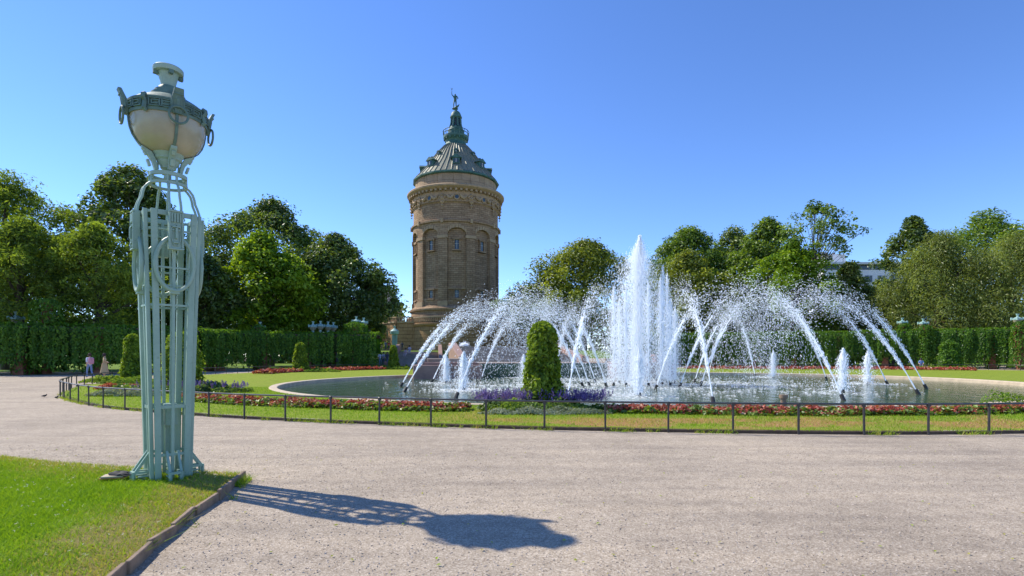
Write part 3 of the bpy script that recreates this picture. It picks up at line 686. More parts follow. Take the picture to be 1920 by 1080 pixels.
T('airy_tree', 'thin airy tree with open crown, tallest on the right side', 1528, 110, 373, 500, 84, 'leaf_mid', 42, 62, .36, .9, 'airy', .10, 30, .7, .16)
T('maple_tree', 'bright yellow green tree under the airy tree', 1485, 130, 445, 625, 82, 'leaf_bright', 110, 120, .38, .7, 'round', .12, 31, .6)
T('dark_tree', 'dull olive bushy tree in front of the pale office block', 1592, 92, 489, 625, 84, 'leaf_olive', 110, 130, .34, .7, 'round', .12, 32, .5)
T('dark_tree', 'dark tree low behind the outer spray on the right', 1390, 130, 525, 630, 86, 'leaf_dark', 80, 110, .38, .7, 'round', .13, 36, .5)
T('lime_tree', 'dark narrow tree top sticking up left of the willows', 1712, 100, 400, 600, 92, 'leaf_dark', 90, 110, .42, .85, 'round', .125, 33, .6)
T('lime_tree', 'dark green tree crown behind the willows at the right edge', 1850, 190, 399, 600, 94, 'leaf_mid', 120, 120, .42, .85, 'round', .12, 34, .6)
T('willow_tree', 'weeping olive green willow, left one of the pair at right', 1758, 165, 428, 640, 74, 'leaf_olive', 150, 150, .34, .62, 'weeping', .11, 35, .5, taper=.7)
T('willow_tree', 'weeping olive green willow cut by the right photo edge', 1895, 190, 432, 640, 72, 'leaf_olive', 150, 150, .34, .62, 'weeping', .11, 37, .5, taper=.7)
T('dark_tree', 'dark low tree behind the hedge left of the willows', 1672, 64, 520, 632, 80, 'leaf_dark', 60, 110, .36, .7, 'round', .14, 38, .5)

# far-off wood that reads as one mass behind everything
def wood(label, x0, x1, y0, y1, hmin, hmax, n, seed):
    global rng
    keep = rng; rng = np.random.default_rng(seed)
    s = rng.random(n); x = x0+(x1-x0)*s; y = y0+(y1-y0)*s+rng.normal(0, 3.0, n)
    hh = hmin+(hmax-hmin)*fbm(x*.11, x*0+seed, 1.0, 3); z = hh*rng.random(n)**1.15; y = y-3*np.sqrt(np.clip(1-(z/hh)**2, 0, 1))+2*vnoise(x*.4, z*.4)
    o = leaves_obj('distant_wood', np.stack([x, y, z], 1), np.tile([0, -.6, .7], (n, 1)), 1.0*rng.uniform(.6, 1.4, n), np.clip(fbm(x*.2, z*.3, 3.0)+rng.normal(0, .2, n), 0, 1), M['leaf_dark'])
    rng = keep; return setp(o, label, 'woodland', kind='stuff')
wood('dark far off park trees closing the view on the left', -150, -24, 100, 122, 6, 15, 24000, 1)
wood('dark far off park trees closing the view on the right', 12, 200, 124, 118, 6, 15, 27000, 2)

# ------------------------------------------------------------------ creeper pergolas
def pergola(label, pts, h, half=1.15, seed=3, open_p=.35, dens=19, pstep=5.2, lampcols=()):
    global rng
    keep = rng; rng = np.random.default_rng(seed)
    C = catmull(pts, 14, False); seg = np.r_[0, np.cumsum(np.hypot(*np.diff(C, axis=0).T))]; L = seg[-1]
    def at(s): return np.stack([np.interp(s, seg, C[:, 0]), np.interp(s, seg, C[:, 1])], -1)
    def nrm(s):
        d = at(np.minimum(s+.3, L))-at(np.maximum(s-.3, 0)); d /= np.linalg.norm(d, axis=-1)[..., None]+1e-9
        n_ = np.stack([d[..., 1], -d[..., 0]], -1); flip = np.where((n_*(-at(s))).sum(-1) < 0, -1, 1)   # towards the square
        return n_*flip[..., None]
    e = empty('creeper_pergola', (float(C[0, 0]), float(C[0, 1]), 0), 0, label, 'pergola'); off = np.array([C[0, 0], C[0, 1], 0])
    Cs, Ns, Ts = [], [], []
    for side, dn in ((1, dens), (-1, dens*.45)):
        ns = int(L*dn); s = rng.random(ns)*L
        drop = np.clip(.15+1.9*vnoise(s*.75+side*5, s*0+3.3)+rng.normal(0, .45, ns), .12, 2.5)
        nl = ((h-drop)/.13).astype(int); si = np.repeat(np.arange(ns), nl)
        k = np.concatenate([np.arange(x) for x in nl]); z = h-k*.13+(.25*rng.random(ns)-.12)[si]+rng.normal(0, .04, len(k))-.05
        ss = s[si]+rng.normal(0, .07, len(si)); b_ = at(np.clip(ss, 0, L)); n_ = nrm(np.clip(ss, 0, L))
        rnd = np.clip((z-(h-.6))/.6, 0, 1)**2*.35
        off_ = half*side+side*(.52*vnoise(ss*1.9, z*.25, 4.0)+.16*(rng.random(ns)[si])-rnd+rng.normal(0, .05, len(si)))
        Cs.append(np.stack([b_[:, 0]+n_[:, 0]*off_, b_[:, 1]+n_[:, 1]*off_, z], 1)); Ns.append(np.stack([n_[:, 0]*side, n_[:, 1]*side, 0*z+.3], 1))
        Ts.append(np.clip(.05+.85*rng.random(ns)[si]+rng.normal(0, .13, len(si)), 0, 1))
    nt_ = int(L*120); s = rng.random(nt_)*L; u = rng.uniform(-half, half, nt_); b_ = at(s); n_ = nrm(s)
    z = h+.05+.22*vnoise(s*.8, u*.8, 2.0)+rng.normal(0, .07, nt_)
    Cs.append(np.stack([b_[:, 0]+n_[:, 0]*u, b_[:, 1]+n_[:, 1]*u, z], 1)); Ns.append(np.tile([0, 0, 1.0], (nt_, 1))); Ts.append(np.clip(.6+rng.normal(0, .2, nt_), 0, 1))
    C3 = np.concatenate(Cs)-off
    o = leaves_obj('creeper', C3, np.concatenate(Ns), .27*rng.uniform(.6, 1.3, len(C3)), np.concatenate(Ts), M['creeper'], e, aspect=.6, jitter=.45, droop=.6); o['kind'] = 'stuff'
    mc = MB(); sc_ = np.linspace(0, L, int(L/1.5)); bc, nc = at(sc_), nrm(sc_)
    for i in range(len(sc_)):
        lo_ = 1.75+.5*vnoise(np.array(i*.9), np.array(2.2))
        for u_, z_ in ((-half+.3, lo_), (half-.3, lo_), (half-.25, h-.1), (-half+.25, h-.1)): mc.v.append(tuple(np.r_[bc[i]+nc[i]*u_, z_]-off))
    for i in range(len(sc_)-1):
        for q in range(4): mc.f.append((4*i+q, 4*i+(q+1) % 4, 4*i+4+(q+1) % 4, 4*i+4+q))
    o = mc.build('creeper_mat', M['creeper'], e); o['kind'] = 'stuff'
    # beams and pillars that carry it
    ss = np.linspace(0, L, int(L/2)); b_ = at(ss); n_ = nrm(ss)
    for side in (-1, 1):
        MB().tube([tuple(np.r_[b_[i]+n_[i]*side*(half-.35), h-.25]-off) for i in range(len(ss))], .16, 4).build('beam', M['bark'], e)
    for s in np.arange(1.5, L, .8):
        p, q = at(np.array(s)), nrm(np.array(s))
        MB().bar(tuple(np.r_[p-q*half, h-.08]-off), tuple(np.r_[p+q*half, h-.08]-off), .5, .12).build('rafter', M['bark'], e)
    for i, s in enumerate(np.arange(1.0, L, pstep)):
        for side in (-1, 1):
            p = at(np.array(s))+nrm(np.array(s))*side*(half-.35); a = math.atan2(*nrm(np.array(s)))
            MB().box((0, 0, h/2-.2), (.6, .6, h-.4)).box((0, 0, .2), (.75, .75, .4)).xform(Matrix.Translation((p[0]-off[0], p[1]-off[1], 0)) @ Matrix.Rotation(-a, 4, 'Z')).build('pillar', M['bark_red'], e, bevel=.02)
            if rng.random() < .55:
                n2 = 420; th = rng.random(n2)*6.283; zz = rng.random(n2)*h
                Pq = np.stack([p[0]+(.5+.12*rng.random(n2))*np.cos(th), p[1]+(.5+.12*rng.random(n2))*np.sin(th), zz], 1)-off
                o = leaves_obj('pillar_creeper', Pq, np.stack([np.cos(th), np.sin(th), 0*th], 1), .24, np.clip(rng.normal(.4, .2, n2), 0, 1), M['creeper'], e, droop=.6); o['kind'] = 'stuff'
    rng = keep; return e
pergola('long creeper covered pergola curving along the left side of the square', [(-62, 44.5), (-50, 44.2), (-41.5, 44.6), (-33.5, 48), (-30.6, 55), (-27, 60.5), (-20, 62.3), (-15.4, 62.5)], 4.0, seed=3)
pergola('long creeper covered pergola behind the pond on the right side', [(18, 79), (27, 79), (36, 76.5), (47, 70.5), (56, 64.5), (66, 56)], 4.6, seed=4)
def creeper_tower(label, x, y, z0, z1, r, seed):
    global rng
    keep = rng; rng = np.random.default_rng(seed); n = int(520*(z1-z0)*r)
    th = rng.random(n)*6.283; z = z0+(z1-z0)*rng.random(n)**.9; flare = 1-.25*((z-z0)/(z1-z0))+.25*vnoise(th*2, z*1.1)
    top = np.clip((z1-z)/.35, .15, 1)**.5
    rad = r*flare*top*rng.uniform(.8, 1.12, n)
    e = empty('creeper_pillar', (x, y, 0), 0, label, 'climbing plant')
    o = leaves_obj('creeper', np.stack([rad*np.cos(th), rad*np.sin(th), z], 1), np.stack([np.cos(th), np.sin(th), 0*th+.3], 1), .25, np.clip(rng.normal(.5, .2, n), 0, 1), M['creeper'], e, droop=.6); o['kind'] = 'stuff'
    MB().box((0, 0, (z1-.2)/2), (.5, .5, z1-.3)).build('pillar', M['bark_red'], e)
    rng = keep
# lamps on the pergolas (bowl, band, cover, cup on a pole)
def far_lamp(first=[None]):
    if first[0] is None:
        e = empty('bowl_lamp', (0, 0, 0))
        MB().lathe([(.04, -2.4), (.05, -.25), (.14, -.2), (.16, 0), (.05, .02)], 8).build('pole', M['sage_far'], e, True)
        MB().lathe([(.13, 0), (.28, .12), (.39, .3), (.42, .44)], 14).build('glass_bowl', M['milk'], e, True)
        MB().lathe([(.42, .42), (.46, .44), (.46, .58), (.40, .6)], 14).build('rim_band', M['sage_far'], e, True)
        MB().lathe([(.42, .6), (.26, .68), (.13, .74), (.08, .86), (.1, .93), (.17, 1.06), (.17, 1.1), (.02, 1.1)], 14).build('cover', M['sage_far'], e, True)
        for k in range(4):
            a = R(45+90*k); MB().box((.5*math.cos(a), .5*math.sin(a), .55), (.14, .14, .3)).build('lion_head', M['sage_far'], e)
        first[0] = e; return e
    src = first[0]; e = src.copy(); COL.objects.link(e)
    for ch in src.children:
        c = ch.copy(); COL.objects.link(c); c.parent = e
    return e
LAMPS = [(30, 608, 47.0, 'lamp above the left pergola near the photo edge', None), (94, 600, 46.0, 'lamp swallowed by a creeper pillar on the left pergola', (1.15, 562, 'tall creeper covered pillar bulging from the left pergola')),
         (488, 622, 61.5, 'lone lamp over the left pergola beside the maple', (.85, 609, 'creeper pillar under the lone lamp beside the maple')),
         (587, 620, 64.6, 'first of the four clustered lamps left of the tower', None), (601, 619, 65.2, 'second of the four clustered lamps left of the tower', None),
         (615, 620, 66.2, 'third of the four clustered lamps left of the tower', None), (625, 621, 67.4, 'fourth of the four clustered lamps left of the tower', None),
         (668, 611, 63, 'lamp on the creeper pillar at the pergola end near the tower', (1.3, 604, 'wide creeper pillar that ends the left pergola')),
         (682, 613, 65, 'lamp right beside the pergola end nearest the tower', None),
         (1692, 612, 69, 'left lamp of two on creeper stubs above the right pergola', (.75, 606, 'left creeper stub of two on the right pergola')),
         (1731, 614, 67, 'right lamp of two on creeper stubs above the right pergola', (.75, 609, 'right creeper stub of two on the right pergola')),
         (1908, 607, 60, 'lamp above the right pergola at the photo edge', (.8, 603, 'creeper stub under the lamp at the right photo edge'))]
for px, py, Y, lab, cre in LAMPS:
    e = far_lamp(); e.location = P(px, py, Y); setp(e, 'pale green bowl lantern, '+lab, 'lamp', 'bowl lamps above the pergolas')
    if cre: creeper_tower(cre[2], GX(px, Y), Y-.3, .3, ZH(cre[1], Y), cre[0], int(px))
    else:
        MB().box((0, 0, -e.location.z/2-.3), (.5, .5, e.location.z-.6)).build('lamp_pillar', M['bark_red'], e)
e = empty('lamp_column', (GX(740, 100), 100, 2.3), 0, 'slim pale blue green lamp column in front of the terrace wall', 'lamp')
MB().box((0, 0, .3), (1.0, 1.0, .7)).build('base', M['sage_far'], e, bevel=.05)
for k in range(4):
    a = R(45+90*k); MB().bar((.4*math.cos(a), .4*math.sin(a), .6), (.5*math.cos(a), .5*math.sin(a), 3.1), .16, .16).build('post', M['sage_far'], e)
MB().box((0, 0, 1.8), (.5, .5, 2.6)).build('shaft', M['sage_far'], e)
MB().lathe([(.2, 3.1), (.75, 3.3), (.85, 3.8), (.5, 4.1), (.2, 4.3), (.15, 4.5), (.28, 4.75), (.02, 4.8)], 10).build('lantern', M['sage_far'], e, True)

# ------------------------------------------------------------------ iron railing round the lawn
fence = empty('iron_railing', (0, 0, 0), 0, 'low dark iron tube railing on square posts around the pond lawn', 'railing')
RCd = np.vstack([RC, RC[:1]]); sg = np.r_[0, np.cumsum(np.hypot(*np.diff(RCd, axis=0).T))]
pm = MB().box((0, 0, .29), (.038, .038, .64)).box((0, 0, .598), (.06, .06, .075)).mesh('post', M['iron'], bevel=.006)
run = []; PS = 1.27; s0 = float(np.interp(0, [0, 1], [sg[np.argmin(np.hypot(RC[:, 0]-1.95, RC[:, 1]-11.3))], 0]))
def flush():
    global run
    if len(run) > 1: MB().tube(run, .020, 8).build('rail', M['rail_top'], fence, True)
    run = []
n_ = int(sg[-1]/PS); PS = sg[-1]/n_
for i in range(n_*4+1):
    s = (s0+i*PS/4) % sg[-1]; x, y = float(np.interp(s, sg, RCd[:, 0])), float(np.interp(s, sg, RCd[:, 1]))
    if y > 63.5 and -13 < x < 15: flush(); continue
    run.append((x, y, .615))
    if i % 4 == 0 and i < n_*4:
        o = link('post', pm, fence); o.location = (x, y, 0); o.rotation_euler = (random.gauss(0, .008), random.gauss(0, .008), math.atan2(y-PC[1], x-PC[0]))
flush()

# ------------------------------------------------------------------ fountain
G = 9.81; FC = Vector((7.55, 32.0, WZ))
ORD = ['first','second','third','fourth','fifth','sixth','seventh','eighth','ninth','tenth','eleventh','twelfth','thirteenth','fourteenth','fifteenth','sixteenth','seventeenth','eighteenth','nineteenth','twentieth']
def spray_obj(e, Pw, D, wd, ln, core=None):
    V, I = drops_arrays(Pw, D, wd, ln)
    ok = V[:, 2].reshape(-1, 4).min(1) > WZ-.02
    V = V.reshape(-1, 4, 3)[ok].reshape(-1, 3); I = (np.arange(ok.sum())[:, None]*4+np.array([0,1,2, 0,3,1, 0,2,3, 1,3,2])[None]).ravel()
    V = V-np.array(e.location)[None]
    o = link('spray', raw_mesh('spray', V, 3, I, M['spray'], None, False), e); o['kind'] = 'stuff'
    if core is not None:
        pts, rad = core; MB().tube([Vector(p)-e.location for p in pts], rad, 7).build('stream', M['spray'], e, True)
def nozzle(e, d, r=.07, l=.30):
    d = Vector(d).normalized(); MB().tube([(-d*.3), d*(l-.3)], [r*1.2, r], 8).build('nozzle', M['nozzle'], e, True)
def arc_jet(label, x, y, tx, ty, apex, n, group, reach=1.0, sp=.048, ang=.024):
    p0 = np.array([x, y, WZ+.22]); vz = math.sqrt(2*G*(apex-p0[2])); Tt = 2*vz/G
    d = np.array([tx-x, ty-y]); d = d/np.linalg.norm(d); vh = reach/Tt; v = np.array([d[0]*vh, d[1]*vh, vz])
    e = empty('water_jet', tuple(p0), 0, label, 'fountain jet', group); nozzle(e, v)
    t = Tt*(.06+.94*rng.random(n)**1.25)
    pulse = rng.integers(0, 46, n); pr = np.random.default_rng(int(abs(x)*100)+int(y*10)); ps, pa = pr.normal(0, sp*.7, 46), pr.normal(0, ang*.8, (46, 3))
    V0 = v[None]*(1+ps[pulse]+rng.normal(0, sp*.55, n)-.06*rng.random(n)**2)[:, None]
    sl = np.linalg.norm(v); V0 = V0+(pa[pulse]+rng.normal(0, ang*.6, (n, 3)))*sl
    drag = 1-.09*(t/Tt)
    Pw = p0+V0*(t*drag)[:, None]; Pw[:, 2] -= .5*G*t*t*drag
    D = V0.copy(); D[:, 2] -= G*t
    far = t/Tt; wd = (.024-.006*far)*rng.uniform(.4, 1.4, n); ln = wd*(1.3+2.6*np.linalg.norm(D, axis=1)/sl*rng.uniform(.3, 1.1, n))
    tc = np.linspace(0, Tt*.23, 14); pts = [tuple(p0+v*q-np.array([0, 0, .5*G*q*q])+pr.normal(0, .022*j_/14, 3)) for j_, q in enumerate(tc)]
    rad = [.022+.007*math.sin(i*2.3)+.014*random.random() for i in range(13)]+[.006]
    spray_obj(e, Pw, D, wd, ln, (pts, rad)); return e
OUT = [(755.5,719.4,4.5),(762.8,728.5,4.3),(812.6,712.4,4.6),(858.7,739,4.6),(903.8,707.2,4.9),(1065,745,4.5),(1335.7,748,4.6),(1415,703,5.2),(1548,708,5.2),(1577,743,4.6),(1661,716,5.2),(1717,733,4.8),(1732.6,723,5.3),(985,703,5.0),(1040,704,5.2)]
for i, (px, py, ap) in enumerate(sorted(OUT)):
    Y = (CAMH-.05)*F/(py-HZ); X = GX(px, Y)
    dist = math.hypot(X-FC.x, Y-FC.y)
    arc_jet('white water arching inward from the outer ring, %s nozzle counted from the left' % ORD[i], X, Y, FC.x, FC.y, ap, 3100, 'inward arcs of the outer nozzle ring', reach=min(dist*.66, 9.5))
INN = [(1090,719),(1103,718),(1114.6,712),(1135,720),(1232,724),(1277,720),(1304,712),(1316,717),(1329,702)]
for i, (px, py) in enumerate(INN):
    Y = (CAMH-.05)*F/(py-HZ); X = GX(px, Y); d = Vector((X-FC.x, Y-FC.y)); d = d.normalized() if d.length > .5 else Vector((.4, -.9))
    if px > 1200: d = (d+Vector((.9, 0))).normalized()
    else: d = (d+Vector((-.5, 0))).normalized()
    arc_jet('white water thrown outward from the inner ring, %s nozzle counted from the left' % ORD[i], X, Y, X+d.x*9, Y+d.y*9, 4.4+.4*(i % 3)+(.5 if px > 1300 else 0), 2200, 'outward arcs of the inner nozzle ring', reach=7.0)
def column_jet(label, X, Y, top, n, r0, r1, group, cat='fountain jet', corer=.09, size=.05):
    e = empty('water_jet', (X, Y, WZ+.15), 0, label, cat, group); nozzle(e, (0, 0, 1))
    H = top-WZ; up = rng.random(n) < (.42 if group else .26); t = rng.random(n)
    hfrac = np.where(up, rng.uniform(.05, 1.0, n), 1-rng.uniform(0, 1, n)**1.45*.98)
    hmax = H*np.where(up, 1, 1-.12*rng.random(n)**1.5); z = WZ+hfrac*hmax
    spread = np.where(up, r0*.8, r0*.3+(r1-r0*.25)*(1-hfrac)**.85)*np.clip((1.02-hfrac)*6, .2 if cat != 'ring' else .5, 1)
    th = rng.random(n)*6.283; rr = np.abs(rng.normal(0, .5, n))*spread
    wind = .25*(1-hfrac)*np.where(up, 0, 1)*r1
    Pw = np.stack([X+rr*np.cos(th)-wind*.5, Y+rr*np.sin(th), z], 1)
    D = np.stack([rng.normal(0, .12, n), rng.normal(0, .12, n), np.ones(n)], 1)
    wd = size*rng.uniform(.5, 1.4, n); ln = wd*rng.uniform(1.2, 3.2, n)
    m_ = 22; pts = [(X+.02*random.gauss(0, 1)*i/m_, Y, WZ+.1+H*.80*i/m_) for i in range(m_+1)]
    rad = [corer*(.6+.9*i/m_)*random.uniform(.7, 1.25) for i in range(m_)]+[.02]
    spray_obj(e, Pw, D, wd, ln, (pts, rad)); return e
column_jet('tallest white central fountain column in the middle of the pond', FC.x, FC.y, ZH(441, 32), 52000, .70, 4.6, None, corer=.09, size=.022)
RINGJ = [(1151,537,31),(1161,560,33.5),(1174,533,30.6),(1190,575,34),(1216,530,30.6),(1238,520,33),(1243,497,31.5),(1251,512,32.8),(1257,560,31),(1266,575,33)]
for i, (px, py, Y) in enumerate(RINGJ):
    column_jet('slender upright jet close round the central column, %s from the left' % ORD[i], GX(px, Y), Y, ZH(py, Y), 4300, .40, 1.15, 'slender jets round the central column', 'fountain jet', corer=.035, size=.021)
BUB = [(837,717.6,667),(869.6,732,659),(982,708,664),(1199,742,655),(1450,707.6,657.5),(1581,736,653),(1627.5,720,657.5)]
for i, (px, py, tp) in enumerate(BUB):
    Y = (CAMH-WZ)*F/(py-HZ); column_jet('short foamy geyser standing in the pond, %s from the left' % ORD[i], GX(px, Y), Y, ZH(tp, Y), 3400, .26, .75, 'short foamy geysers', corer=.05, size=.024)
for s, lab in ((-1, 'left'), (1, 'right')):          # domes of water at the head of the cascade
    p = casc.matrix_basis @ Vector((s*4.6, 16.4, 0)); e = empty('water_jet', (p.x, p.y, 2.6), 0, 'low dome of foaming water at the %s end of the cascade head' % lab, 'fountain jet', 'foam domes at the cascade head')
    n = 1500; d = rng.normal(0, 1, (n, 3)); d[:, 2] = np.abs(d[:, 2]); d /= np.linalg.norm(d, axis=1)[:, None]
    Pw = np.array([p.x, p.y, 2.6])+d*np.array([.5, .5, .45])*np.abs(rng.normal(.45, .3, n))[:, None]; spray_obj(e, Pw, d, .05, .09); nozzle(e, (0, 0, 1))
# foam floating where the water comes down
n = 12000; th = rng.random(n)*6.283; k = rng.random(n)
rad = np.where(k < .45, np.abs(rng.normal(0, 2.4, n)), np.where(k < .8, rng.normal(6.5, 1.7, n), rng.normal(10, 1.6, n)))
x = FC.x+rad*np.cos(th)*1.12; y = FC.y+rad*np.sin(th)*.92
for px, py, tp in BUB:
    Y = (CAMH-WZ)*F/(py-HZ); q = rng.normal(0, .8, (420, 2)); x = np.r_[x, GX(px, Y)+q[:, 0]]; y = np.r_[y, Y+q[:, 1]]
keep = (fbm(x*.45, y*.8, 1.0) > .50) | (rng.random(len(x)) < .25); x, y = x[keep], y[keep]; n = len(x)
V, I, Tt_ = leaf_quads(np.stack([x, y, 0*x+WZ+.012], 1), np.tile([0, 0, 1.0], (n, 1)), .11*rng.uniform(.4, 1.5, n), np.ones(n), jitter=.05, aspect=.8)
V[:, 2] = np.maximum(V[:, 2], WZ+.008)
o = link('water_foam', raw_mesh('water_foam', V, 4, I, M['spray'])); setp(o, 'white foam flecks drifting on the pond below the jets', 'foam', kind='stuff')

# ------------------------------------------------------------------ topiary, flower beds, grass
def topiary(label, x, y, h, wd, n, z=LZ, seed=5, m='box_leaf', leaf=.10):
    global rng
    keep = rng; rng = np.random.default_rng(seed)
    e = empty('topiary', (x, y, z), 0, label, 'topiary', 'clipped yew columns on the pond lawn')
    def prof(t): return np.where(t < .82, 1-.52*t, .574*np.sqrt(np.clip(1-((t-.82)/.18)**2, 0, 1)))*np.clip(.88+t*4, 0, 1)
    t = rng.random(n); th = rng.random(n)*6.283
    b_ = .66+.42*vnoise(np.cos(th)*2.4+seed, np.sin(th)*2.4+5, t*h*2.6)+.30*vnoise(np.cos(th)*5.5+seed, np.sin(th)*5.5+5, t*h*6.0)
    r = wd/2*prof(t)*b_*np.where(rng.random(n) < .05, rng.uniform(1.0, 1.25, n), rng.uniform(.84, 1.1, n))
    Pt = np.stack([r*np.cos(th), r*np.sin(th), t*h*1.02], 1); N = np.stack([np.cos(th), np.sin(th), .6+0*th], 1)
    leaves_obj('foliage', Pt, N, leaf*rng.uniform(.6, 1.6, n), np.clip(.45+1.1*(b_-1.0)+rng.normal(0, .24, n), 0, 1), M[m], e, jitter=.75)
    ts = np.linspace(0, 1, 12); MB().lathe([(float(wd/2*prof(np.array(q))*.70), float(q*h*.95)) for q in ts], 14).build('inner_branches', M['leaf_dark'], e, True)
    rng = keep
topiary('large clipped yew column among purple flowers in front of the pond', GX(1017, 15.3), 15.3, 2.42, 1.16, 8000, seed=51)
topiary('clipped yew column half hidden behind the big lamp', GX(341, 23.4), 23.4, 2.5, 1.75, 6000, seed=52)
topiary('clipped yew column left of the big lamp near the strolling pair', GX(249, 32.4), 32.4, 2.75, 1.25, 4500, seed=53, leaf=.13)
topiary('clipped yew column in front of the left pergola middle', GX(563, 51.5), 51.5, 2.7, 1.35, 3200, seed=54, leaf=.18)
topiary('clipped yew column beside the stairway near the tower', GX(738, 61), 61, 2.6, 1.15, 2600, seed=55, leaf=.2)
topiary('dark clipped yew column in front of the right pergola', GX(1780, 61), 61, 3.1, 2.3, 3600, seed=56, m='creeper', leaf=.22)

def band(name, label, pts, wd, n, h, m, leaf, z=LZ, cat='flower bed', seed=1, closed=False, up=.3):
    """loose low bed along a line"""
    global rng
    keep = rng; rng = np.random.default_rng(seed)
    C = catmull(pts, 12, closed); seg = np.r_[0, np.cumsum(np.hypot(*np.diff(C, axis=0).T))]; L = seg[-1]
    s = rng.random(n)*L; d = np.stack([np.interp(s+.05, seg, C[:, 0])-np.interp(s-.05, seg, C[:, 0]), np.interp(s+.05, seg, C[:, 1])-np.interp(s-.05, seg, C[:, 1])], 1)
    d /= np.linalg.norm(d, axis=1)[:, None]+1e-9; u = rng.uniform(-.5, .5, n)*wd*(.85+.3*vnoise(s*.9, s*0))
    x = np.interp(s, seg, C[:, 0])-d[:, 1]*u; y = np.interp(s, seg, C[:, 1])+d[:, 0]*u
    hh = h*(.45+.75*vnoise(x*4.5, y*4.5, seed))*(1-.5*np.abs(u/wd*2)**4); zz = z+hh*rng.uniform(.35, 1.0, n)
    tint = np.clip(.5*vnoise(x*5, y*5, 3.0)+.25+rng.normal(0, .22, n), 0, 1)
    o = leaves_obj(name, np.stack([x, y, zz], 1), np.tile([0, -.25, 1.0], (n, 1)), leaf*rng.uniform(.6, 1.35, n), tint, M[m], None, aspect=.8, jitter=.55)
    rng = keep; return setp(o, label, cat, kind='stuff')
def spikes(name, label, cx, cy, rx, ry, n, h, m, z=LZ, cat='flowers', seed=2, per=16, leaf=.05):
    global rng
    keep = rng; rng = np.random.default_rng(seed)
    a = rng.random(n)*6.283; q = np.sqrt(rng.random(n)); x = cx+rx*q*np.cos(a); y = cy+ry*q*np.sin(a)
    hh = h*rng.uniform(.7, 1.15, n); i = np.repeat(np.arange(n), per); k = np.tile(np.linspace(.62, 1, per), n)
    r = .03*(1.15-k)*3; th = rng.random(len(i))*6.283; lean = rng.normal(0, .06, (n, 2))
    Pt = np.stack([x[i]+r*np.cos(th)+lean[i, 0]*k, y[i]+r*np.sin(th)+lean[i, 1]*k, z+hh[i]*k], 1)
    o = leaves_obj(name, Pt, np.stack([np.cos(th), np.sin(th), .4+0*th], 1), leaf, np.clip(rng.random(n)[i]*.7+rng.normal(.15, .15, len(i)), 0, 1), M[m], None, jitter=.5)
    rng = keep; return setp(o, label, cat, kind='stuff')
def mound(name, label, cx, cy, rx, ry, n, h, m, leaf, z=LZ, cat='plants', seed=3):
    global rng
    keep = rng; rng = np.random.default_rng(seed)
    a = rng.random(n)*6.283; q = np.sqrt(rng.random(n)); x = cx+rx*q*np.cos(a); y = cy+ry*q*np.sin(a)
    zz = z+h*(.35+.8*vnoise(x*2.4+seed, y*2.4))*np.sqrt(np.clip(1.04-q*q, 0, 1))*rng.uniform(.35, 1.0, n)
    o = leaves_obj(name, np.stack([x, y, zz], 1), np.stack([np.cos(a)*q, np.sin(a)*q, .8+0*a], 1), leaf*rng.uniform(.6, 1.4, n), np.clip(.6*vnoise(x*3, y*3, 6.0)+.2+rng.normal(0, .2, n), 0, 1), M[m], None, jitter=.55)
    rng = keep; return setp(o, label, cat, kind='stuff')
band('flower_bed', 'band of red and salmon begonias on the lawn left of the yew column', [(-11.3, 18.9), (-9.5, 17.6), (-7.4, 16.6), (-3.9, 15.4), (-1.2, 14.95)], .85, 8000, .24, 'red_flower', .085, seed=61)
band('flower_bed', 'long band of red and salmon begonias right of the yew column', [(2.5, 14.5), (5, 14.15), (7.5, 13.95), (10, 14.0), (12.8, 14.4), (17, 15.8), (20, 17.6)], .75, 10000, .23, 'red_flower', .085, seed=62)
band('flower_leaves', 'green begonia leaves under the flowers left of the yew column', [(-11.3, 18.9), (-9.5, 17.6), (-7.4, 16.6), (-3.9, 15.4), (-1.2, 14.95)], .95, 7000, .20, 'leaf_mid', .10, seed=63, cat='plants')
band('flower_leaves', 'green begonia leaves under the long band right of the yew column', [(2.5, 14.5), (5, 14.15), (7.5, 13.95), (10, 14.0), (12.8, 14.4), (17, 15.8), (20, 17.6)], .85, 8500, .19, 'leaf_mid', .10, seed=64, cat='plants')
def inset(d, i0, i1): return [(PC[0]+(rail_r(a)-d)*math.cos(a), PC[1]+(rail_r(a)-d)*math.sin(a)) for a in np.linspace(i0, i1, 10)]
band('flower_bed', 'far strip of red begonias before the left pergola', [(-20.6, 44.5), (-20.6, 48.5), (-19.2, 52), (-16.6, 56.5), (-14.2, 59.5)], 1.6, 5200, .36, 'red_flower', .20, seed=65)
band('flower_bed', 'far strip of red begonias before the right pergola', [(20, 62.5), (30, 61), (40, 58.5), (47, 55)], 1.6, 5200, .36, 'red_flower', .20, seed=66)
X0 = GX(1017, 14.8)
mound('bushy_plants', 'leafy green plants around the foot of the large yew column', X0-.05, 14.75, 1.75, .75, 5200, .46, 'leaf_mid', .09, seed=71)
mound('lime_plants', 'lime green plants left of the large yew column foot', X0-.75, 14.45, .7, .5, 2400, .42, 'lime_leaf', .08, seed=72)
mound('silver_plants', 'low silver grey edging plants in front of the large yew column', X0, 14.0, 1.75, .28, 3600, .22, 'silver_leaf', .055, seed=73)
spikes('purple_sage', 'purple sage spikes left of the large yew column', X0-1.0, 14.95, .85, .45, 190, .54, 'purple_flower', seed=74, per=13, leaf=.05)
spikes('purple_sage', 'purple sage spikes right of the large yew column', X0+.85, 14.9, 1.0, .45, 210, .54, 'purple_flower', seed=75, per=13, leaf=.05)
mound('bushy_plants', 'mixed green plants around the yew behind the big lamp', GX(330, 22.6), 22.6, 3.2, 1.1, 5200, .48, 'leaf_mid', .13, seed=76)
